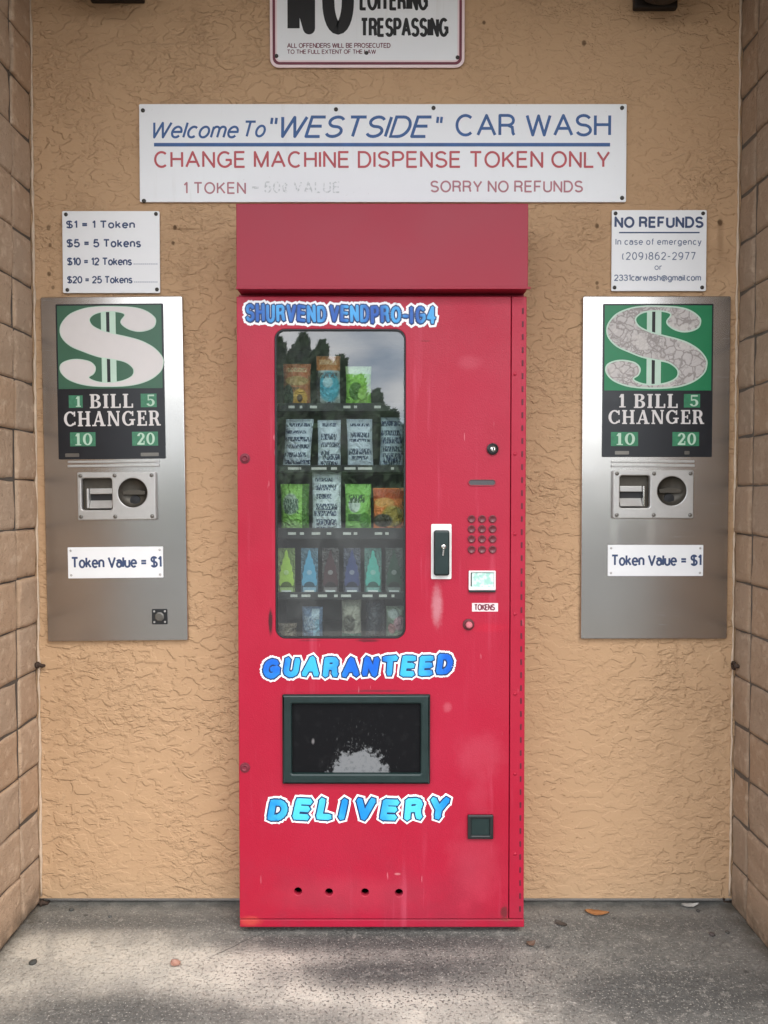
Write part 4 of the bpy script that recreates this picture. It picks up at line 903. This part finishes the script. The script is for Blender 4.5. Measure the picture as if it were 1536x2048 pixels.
for v in (917, 1535):
    x, z = P(490, v, Fm); bm = bmesh.new(); lathe(bm, x, z, Fm, [(.0155, 0), (.0150, .002), (.011, .0025), (.0105, .006), (.008, .007), (.004, .004), (0, .004)], 20); obj('bolt', bm, plain('rusty red bolt', (.17, .015, .03), .6, var=.5, vs=90), vm)

# ------------------------------------------------------------------ goods behind the glass
def pack_mat(name, base, marks=(), var=.12, rough=.3):
    base = tuple(min(.82, x * 1.28) for x in base); g = G(name); gen = g.gen(); c = g.mix(g.noise(60, 3), tuple(x * (1 - var) for x in base), tuple(min(1, x * (1 + var)) for x in base))
    for (kind, cx, cz, rx, rz, col) in marks:
        if kind == 'o': f = g.blob(cx, cz, rx, rz, .15, src=gen)
        elif kind == 'r': f = g.rect(cx, cz, rx, rz)
        else: f = g.math('MULTIPLY', g.rect(cx, cz, rx, rz), g.step(g.noise(1, 2, .5, 0, g.map(g.pos(), (330, 1, 90))), .42, .5))   # a line of small print
        c = g.mix(f, c, col)
    g.bump(g.noise(46, 3, .5, 1.2), .016, 1.0)
    return g.fin(c, rough, 0, .5)
def bag(name, u0, v0, u1, v1, zs, m, label, cat, group, tilt=0.0, bulge=.022, Yc=-.075, seed=0):
    """pillow pack with crimped ends, standing on its shelf"""
    x0, z1 = P(u0, v0, Yc); x1, z0 = P(u1, v1, Yc); z0 = zs; NU, NV = 10, 16; bm = bmesh.new(); rnd = random.Random(seed); F_, B_ = {}, {}
    off = rnd.uniform(0, 99)
    for i in range(NU + 1):
        for j in range(NV + 1):
            fu, fv = i / NU, j / NV; w = 1 - .05 * math.sin(math.pi * fv)
            x = (x0 + x1) / 2 + (fu - .5) * (x1 - x0) * w + tilt * (fv - .5); z = z0 + (z1 - z0) * fv
            b = bulge * (math.sin(math.pi * fu) ** .6) * (max(0, math.sin(math.pi * min(1, max(0, (fv - .06) / .88)))) ** .55)
            b += .004 * mnoise.noise(Vector((fu * 4, fv * 5, off))) * math.sin(math.pi * fu) * math.sin(math.pi * fv)
            F_[i, j] = bm.verts.new((x, Yc - b - .001, z)); B_[i, j] = bm.verts.new((x, Yc + b * .8 + .001, z))
    for i in range(NU):
        for j in range(NV):
            bm.faces.new((F_[i, j], F_[i + 1, j], F_[i + 1, j + 1], F_[i, j + 1])); bm.faces.new((B_[i, j], B_[i, j + 1], B_[i + 1, j + 1], B_[i + 1, j]))
    for j in range(NV): bm.faces.new((F_[0, j], F_[0, j + 1], B_[0, j + 1], B_[0, j])); bm.faces.new((F_[NU, j], B_[NU, j], B_[NU, j + 1], F_[NU, j + 1]))
    for i in range(NU): bm.faces.new((F_[i, 0], B_[i, 0], B_[i + 1, 0], F_[i + 1, 0])); bm.faces.new((F_[i, NV], F_[i + 1, NV], B_[i + 1, NV], B_[i, NV]))
    o = obj(name, bm, m, smooth=True); tag(o, label, cat, group); return o
OR, YE, WH, NV_ = (.52, .15, .035), (.60, .36, .06), (.62, .66, .72), (.03, .05, .12)
m1 = pack_mat('orange pouch', (.34, .12, .05), [('r', .5, .85, .5, .15, (.45, .14, .06)), ('t', .5, .86, .36, .05, (.7, .5, .3)), ('t', .35, .44, .3, .04, (.1, .05, .03)), ('o', .5, .62, .42, .1, (.5, .33, .14)), ('o', .62, .25, .26, .2, (.60, .32, .05)), ('o', .62, .25, .1, .08, (.12, .05, .02)), ('o', .2, .3, .2, .25, (.05, .07, .05))])
m2 = pack_mat('blue picture pouch', (.30, .33, .34), [('r', .5, .86, .5, .14, (.50, .19, .06)), ('o', .55, .42, .42, .28, (.06, .38, .52)), ('o', .5, .5, .2, .1, (.4, .62, .7)), ('t', .5, .88, .36, .05, (.7, .45, .25)), ('t', .5, .1, .4, .05, (.08, .1, .14)), ('t', .5, .63, .38, .05, (.06, .06, .08)), ('r', .08, .4, .1, .3, (.05, .05, .06))])
m3 = pack_mat('lime pouch', (.22, .46, .07), [('r', .5, .92, .5, .1, (.5, .62, .38)), ('o', .4, .42, .26, .2, (.08, .2, .03)), ('o', .68, .3, .2, .22, (.3, .55, .1))])
bag('towel_pouch', 566, 728, 622, 806, S1, m1, 'brown and orange pouch, leftmost on the top shelf', 'pouch', 'pouches on the top shelf', seed=1)
bag('towel_pouch', 632, 712, 681, 806, S1, m2, 'pouch with orange top and blue picture on the top shelf', 'pouch', 'pouches on the top shelf', seed=2)
bag('towel_pouch', 691, 733, 743, 806, S1, m3, 'green pouch, rightmost on the top shelf', 'pouch', 'pouches on the top shelf', seed=3)
def print_pack(name, lines, base=(.50, .55, .63)):
    return pack_mat(name, base, [('t', cx, cz, rx, rz, NV_) for cx, cz, rx, rz in lines])
LN = [[(.55, .88, .38, .035), (.45, .74, .32, .03), (.5, .6, .4, .045), (.5, .46, .36, .04), (.42, .3, .38, .045), (.5, .16, .4, .04)],
      [(.5, .9, .3, .04), (.5, .66, .34, .06), (.55, .5, .4, .05), (.35, .34, .2, .05), (.6, .26, .36, .06), (.5, .14, .36, .04)],
      [(.5, .88, .36, .03), (.5, .68, .34, .05), (.5, .58, .38, .03), (.5, .36, .42, .06), (.5, .24, .3, .04)],
      [(.45, .88, .4, .05), (.4, .7, .4, .05), (.5, .56, .4, .06), (.5, .4, .4, .05), (.5, .2, .36, .12)]]
row2 = [((568, 838, 624, 930), .012, 'white printed pack leaning right, leftmost on the second shelf'), ((635, 840, 682, 930), 0, 'upright white printed pack, second from left on the second shelf'),
        ((694, 838, 746, 930), -.004, 'upright white printed pack, third from left on the second shelf'), ((760, 835, 808, 930), .006, 'grey white printed pack, rightmost on the second shelf')]
for i, (b, tl, lb) in enumerate(row2):
    bag('wipe_pack', *b, S2, print_pack('printed pack', LN[i], (.50, .55, .63) if i < 3 else (.34, .40, .46)), lb, 'pack', 'printed packs', tl, seed=10 + i)
mg1 = pack_mat('green pack', (.24, .46, .10), [('o', .36, .62, .26, .2, (.42, .52, .42)), ('t', .4, .58, .25, .14, (.1, .16, .12)), ('r', .88, .5, .12, .5, (.08, .2, .03)), ('o', .4, .2, .3, .12, (.35, .55, .2))])
mg2 = pack_mat('green pack with black print', (.22, .46, .11), [('o', .36, .6, .22, .14, (.55, .62, .55)), ('t', .45, .72, .3, .08, (.05, .1, .04)), ('r', .4, .36, .28, .07, (.05, .14, .03)), ('o', .75, .3, .2, .16, (.08, .26, .03))])
mo = pack_mat('orange snack bag', (.62, .16, .04), [('r', .5, .88, .5, .1, (.50, .08, .02)), ('o', .35, .7, .3, .1, (.75, .35, .1)), ('o', .6, .42, .34, .22, (.42, .30, .06)), ('o', .3, .33, .3, .14, (.06, .05, .03)), ('o', .3, .12, .25, .07, (.5, .2, .18))])
bag('towel_pack', 561, 968, 619, 1055, S3, mg1, 'lime green pack, leftmost on the third shelf', 'pack', 'packs on the third shelf', seed=21)
bag('wipe_pack', 624, 944, 683, 1055, S3, print_pack('tall printed pack', [(.42, .88, .3, .03), (.48, .76, .34, .045), (.42, .62, .26, .04), (.5, .46, .36, .05), (.45, .36, .38, .04), (.5, .22, .34, .05), (.45, .12, .3, .03)], (.56, .60, .69)), 'tall white printed pack between green packs on the third shelf', 'pack', 'printed packs', seed=22)
bag('towel_pack', 690, 968, 743, 1055, S3, mg2, 'green pack with dark print beside the tall white pack, third shelf', 'pack', 'packs on the third shelf', seed=23)
bag('snack_bag', 746, 976, 811, 1055, S3, mo, 'bright orange bag, rightmost on the third shelf', 'bag', 'packs on the third shelf', seed=24)
M_CLEAR = None
def freshener(u, col, name, k):
    Yc = -.085; x, z1 = P(u, 1096, Yc); w = .026; z0 = S4; h = z1 - z0
    t = thing('air_freshener', name + ' tree shaped air freshener card hanging in clear wrap on the fourth shelf', 'air freshener', (x, Yc, z0), 'air fresheners on the fourth shelf')
    L_ = [(-.008, .20), (-.022, .23), (-.0235, .33), (-.020, .38), (-.0215, .48), (-.017, .53), (-.0175, .62), (-.012, .68), (-.0115, .76), (-.006, .82), (-.004, .92), (0, .97)]
    lp = [(x + a, z0 + b * h) for a, b in L_] + [(x - a, z0 + b * h) for a, b in L_[-2::-1]]
    obj('card', plate([lp[::-1]], Yc - .006, .002, .0003), plain('freshener card', col, .35, var=.2, vs=90), t)
    obj('arch', plate([[(x - .017, z0 + .2 * h), (x + .017, z0 + .2 * h)] + A_(x, z0 + .21 * h, .017, .1 * h, 0, 180, 10)], Yc - .0084, .001), plain('freshener arch', tuple(c * .22 for c in col), .35), t)
    obj('emblem', plate([circ(x, z0 + .5 * h, .008, .05 * h, 14)], Yc - .0084, .0008), plain('freshener emblem', tuple(min(.8, c * .7 + .2) for c in col), .35, var=.4, vs=150), t)
    bm = bmesh.new(); box(bm, x - .02, x + .02, Yc - .0075, Yc - .0045, z0 + .004, z0 + h * .19, .001); obj('foot_label', bm, plain('freshener label', tuple(min(.7, c * .6 + .16) for c in col), .35, var=.4, vs=120), t)
    bm = bmesh.new(); box(bm, x - .015, x + .015, Yc - .0082, Yc - .0077, z0 + h * .09, z0 + h * .13); obj('print', bm, M_WHITE2, t)
    m = pack_mat('wrapper back', tuple(c * .25 + .045 for c in col)); bm = bmesh.new(); box(bm, x - w, x + w, Yc, Yc + .002, z0 + .001, z1, .0005); obj('wrapper', bm, m, t)
for k, (u, c, nm) in enumerate(((573, (.42, .62, .10), 'lime green'), (619, (.10, .33, .52), 'sky blue'), (661, (.06, .02, .025), 'dark maroon'), (704, (.05, .06, .17), 'navy blue'), (746, (.08, .40, .34), 'teal'), (788, (.015, .06, .035), 'dark green'))): freshener(u, c, nm, k)
bag('snack_bag', 556, 1246, 594, 1282, S5, pack_mat('brown bag', (.13, .10, .08), [('o', .5, .5, .3, .3, (.2, .16, .12))]), 'short dull brown bag, leftmost on the bottom shelf', 'bag', 'packs on the bottom shelf', seed=31)
bag('wipe_pack', 604, 1213, 646, 1282, S5, pack_mat('blue wipe pack', (.10, .15, .24), [('r', .66, .8, .18, .14, (.4, .48, .56)), ('r', .7, .35, .14, .3, (.22, .38, .5)), ('t', .4, .55, .3, .2, (.3, .36, .44))]), 'narrow blue and white pack on the bottom shelf', 'pack', 'packs on the bottom shelf', seed=32)
bag('towel_pack', 683, 1198, 723, 1282, S5, pack_mat('beige pack', (.26, .245, .20), [('o', .4, .45, .3, .2, (.1, .09, .07)), ('r', .5, .1, .5, .12, (.06, .16, .11))]), 'beige pack in the middle of the bottom shelf', 'pack', 'packs on the bottom shelf', seed=33)
bag('towel_pack', 731, 1196, 770, 1282, S5, pack_mat('black pack', (.014, .016, .024)), 'plain black pack on the bottom shelf beside the floral one', 'pack', 'packs on the bottom shelf', seed=34)
bag('towel_pack', 772, 1212, 810, 1282, S5, pack_mat('floral pack', (.16, .20, .15), [('o', .7, .55, .3, .2, (.6, .34, .38)), ('o', .3, .4, .2, .14, (.45, .22, .22)), ('o', .6, .2, .24, .1, (.3, .36, .24)), ('o', .4, .8, .3, .12, (.34, .38, .36))]), 'pink and green floral pack, rightmost on the bottom shelf', 'pack', 'packs on the bottom shelf', seed=35)

# ------------------------------------------------------------------ litter on the floor
def floor_at(u, v):
    y = (1024. - v) / F; c, s = math.cos(PITCH), math.sin(PITCH); t = -CAMH / (y * c - s); return (u - 768) / F * t, -D + t * (c + y * s)
def leaf(u, v, L, W, rot, m, label):
    x, y = floor_at(u, v); bm = bmesh.new(); n = 10; rows = []
    for i in range(n + 1):
        f = i / n; w = W * math.sin(math.pi * f ** .8) ** .8; a = (f - .5) * L; curl = .006 * (2 * f - 1) ** 2
        r = []
        for q in (-1, -.5, 0, .5, 1):
            px, py = a, q * w; ca, sa = math.cos(rot), math.sin(rot)
            r.append(bm.verts.new((x + px * ca - py * sa, y + px * sa + py * ca, .0015 + curl + .005 * abs(q) ** 1.5 + .0015 * mnoise.noise(Vector((f * 6, q * 3, u))))))
        rows.append(r)
    for a, b in zip(rows, rows[1:]):
        for k in range(4): bm.faces.new((a[k], a[k + 1], b[k + 1], b[k]))
    bmesh.ops.remove_doubles(bm, verts=bm.verts, dist=1e-6); bmesh.ops.solidify(bm, geom=bm.faces[:], thickness=.0006)
    o = obj('fallen_leaf', bm, m, smooth=True); tag(o, label, 'leaf', 'fallen leaves')
leaf(1194, 1829, .075, .016, -.15, plain('dry orange leaf', (.30, .13, .045), .6, var=.5, vs=80), 'dry orange brown leaf on the floor right of the vending machine')
leaf(352, 1931, .034, .014, -.6, plain('dry pink leaf', (.36, .2, .15), .6, var=.5, vs=80), 'curled pinkish leaf on the floor left of the vending machine')
leaf(1380, 1814, .06, .011, .1, plain('bleached leaf', (.42, .41, .38), .7, var=.3, vs=60), 'pale grey leaf against the foot of the right stucco wall')
leaf(1062, 1891, .03, .012, .4, plain('small brown leaf', (.13, .08, .055), .7, var=.5, vs=80), 'small dark brown leaf by the machine right bottom corner')
leaf(1122, 1851, .04, .010, -.7, plain('dark leaf', (.06, .045, .035), .7, var=.5, vs=80), 'dark curled leaf between the machine and the orange leaf')
def pebble(u, v, r, col, label):
    x, y = floor_at(u, v); bm = bmesh.new(); bmesh.ops.create_icosphere(bm, subdivisions=2, radius=r)
    for q in bm.verts: q.co = q.co * (1 + .3 * mnoise.noise(q.co * 60 + Vector((u, v, 0)))); q.co.z *= .6; q.co += Vector((x, y, r * .45))
    o = obj('pebble', bm, plain('pebble', col, .8, var=.4, vs=80), smooth=True); tag(o, label, 'pebble', 'pebbles on the floor')
pebble(66, 1927, .011, (.05, .05, .045), 'round dark pebble on the floor near the left block wall')
pebble(143, 1821, .008, (.06, .06, .055), 'dark pebble below the left bill changer near the stucco wall')
pebble(220, 1834, .006, (.09, .09, .085), 'small grey pebble left of the machine near the wall foot')
pebble(1424, 1871, .009, (.07, .055, .05), 'dark brown pebble near the right block wall')
pebble(1455, 1866, .007, (.08, .07, .06), 'small pebble against the foot of the right block wall')
pebble(1396, 1823, .006, (.06, .055, .05), 'tiny dark pebble beside the pale leaf at right')

# ------------------------------------------------------------------ what stands across the drive (seen in the glass and steel)
def leafmat(name, a, b):
    g = G(name); return g.fin(g.mix(g.noise(1.3, 3), a, b), .7, spec=.2)
M_LEAF = leafmat('conifer needles', (.09, .15, .085), (.17, .24, .13)); M_BARK = plain('bark', (.09, .065, .045), .9); M_HEDGE = leafmat('hedge leaves', (.05, .08, .045), (.10, .14, .07))
def clump(bm, c, s, rnd):
    a = Vector((rnd.gauss(0, 1), rnd.gauss(0, 1), rnd.gauss(0, .6))).normalized(); b = a.orthogonal().normalized(); d = a.cross(b)
    bm.faces.new([bm.verts.new(c + b * s * x + d * s * y * .5) for x, y in ((-1, 0), (0, -1), (1, 0), (0, 1))])
def conifer(x, y, h, r, seed, label):
    rnd = random.Random(seed); t = thing('conifer_tree', label, 'tree', (x, y, -.12), 'trees across the drive')
    bm = bmesh.new(); tube(bm, [(x, y, -.15), (x, y, h * .5), (x + .05, y, h * .96)], [.2, .13, .02], 8)
    for k in range(26):
        f = .12 + .8 * k / 26; a = rnd.uniform(0, 6.28); q = r * (1 - f) ** .8; tube(bm, [(x, y, f * h), (x + math.cos(a) * q * .8, y + math.sin(a) * q * .8, f * h + q * .15)], [.04, .012], 5)
    obj('trunk', bm, M_BARK, t)
    bm = bmesh.new()
    for k in range(8000):
        f = 1 - rnd.random() ** .6 if rnd.random() < .5 else rnd.random(); f = .05 + .95 * f; a = rnd.uniform(0, 6.28)
        lay = .72 + .28 * math.sin(f * 46 + a * 1.0); q = 1.9 * r * (1 - f) ** .6 * lay * rnd.random() ** .4 * (1 + .25 * math.sin(3 * a + seed))
        clump(bm, Vector((x + q * math.cos(a), y + q * math.sin(a), f * h - q * .18 + rnd.uniform(-.12, .12))), rnd.uniform(.14, .34), rnd)
    obj('crown', bm, M_LEAF, t)
for (x, h, r, s, lb) in ((-7.8, 6.6, 1.7, 1, 'dark conifer across the drive, farthest left of its row'), (-6.4, 7.8, 1.7, 8, 'dark conifer across the drive, second from the left end of its row'), (-5.2, 8.7, 1.7, 2, 'broad tall conifer across the drive, just left of the tallest one'),
                         (-4.1, 9.1, 1.7, 3, 'tallest dark conifer across the drive, reflected in the window'), (-3.1, 8.6, 1.6, 4, 'tall dark conifer across the drive, just right of the tallest one'), (-2.2, 7.9, 1.5, 9, 'dark conifer across the drive in the middle of the row'),
                         (-1.3, 7.0, 1.4, 5, 'lower conifer across the drive, first one right of the middle'), (-.4, 6.2, 1.3, 10, 'small conifer across the drive, third from the right end'), (.4, 5.3, 1.2, 6, 'small conifer across the drive beside the smallest one'), (1.3, 4.4, 1.1, 7, 'smallest conifer across the drive at the right end')):
    conifer(x, -36 + random.uniform(-1, 1), h, r, s, lb)
def hedge():
    rnd = random.Random(5); bm = bmesh.new()
    for k in range(16000):
        x = rnd.uniform(-34, 34); z = 3.0 * rnd.random() ** .8 * (1 + .12 * math.sin(x * 1.3) + .1 * math.sin(x * 3.1)); clump(bm, Vector((x, -38.5 + rnd.uniform(-.8, .8), z)), rnd.uniform(.14, .3), rnd)
    box(bm, -34, 34, -38.9, -38.1, -.13, 2.3)
    o = obj('hedge', bm, M_HEDGE); tag(o, 'long dark clipped hedge across the drive behind the conifers', 'hedge')
hedge()
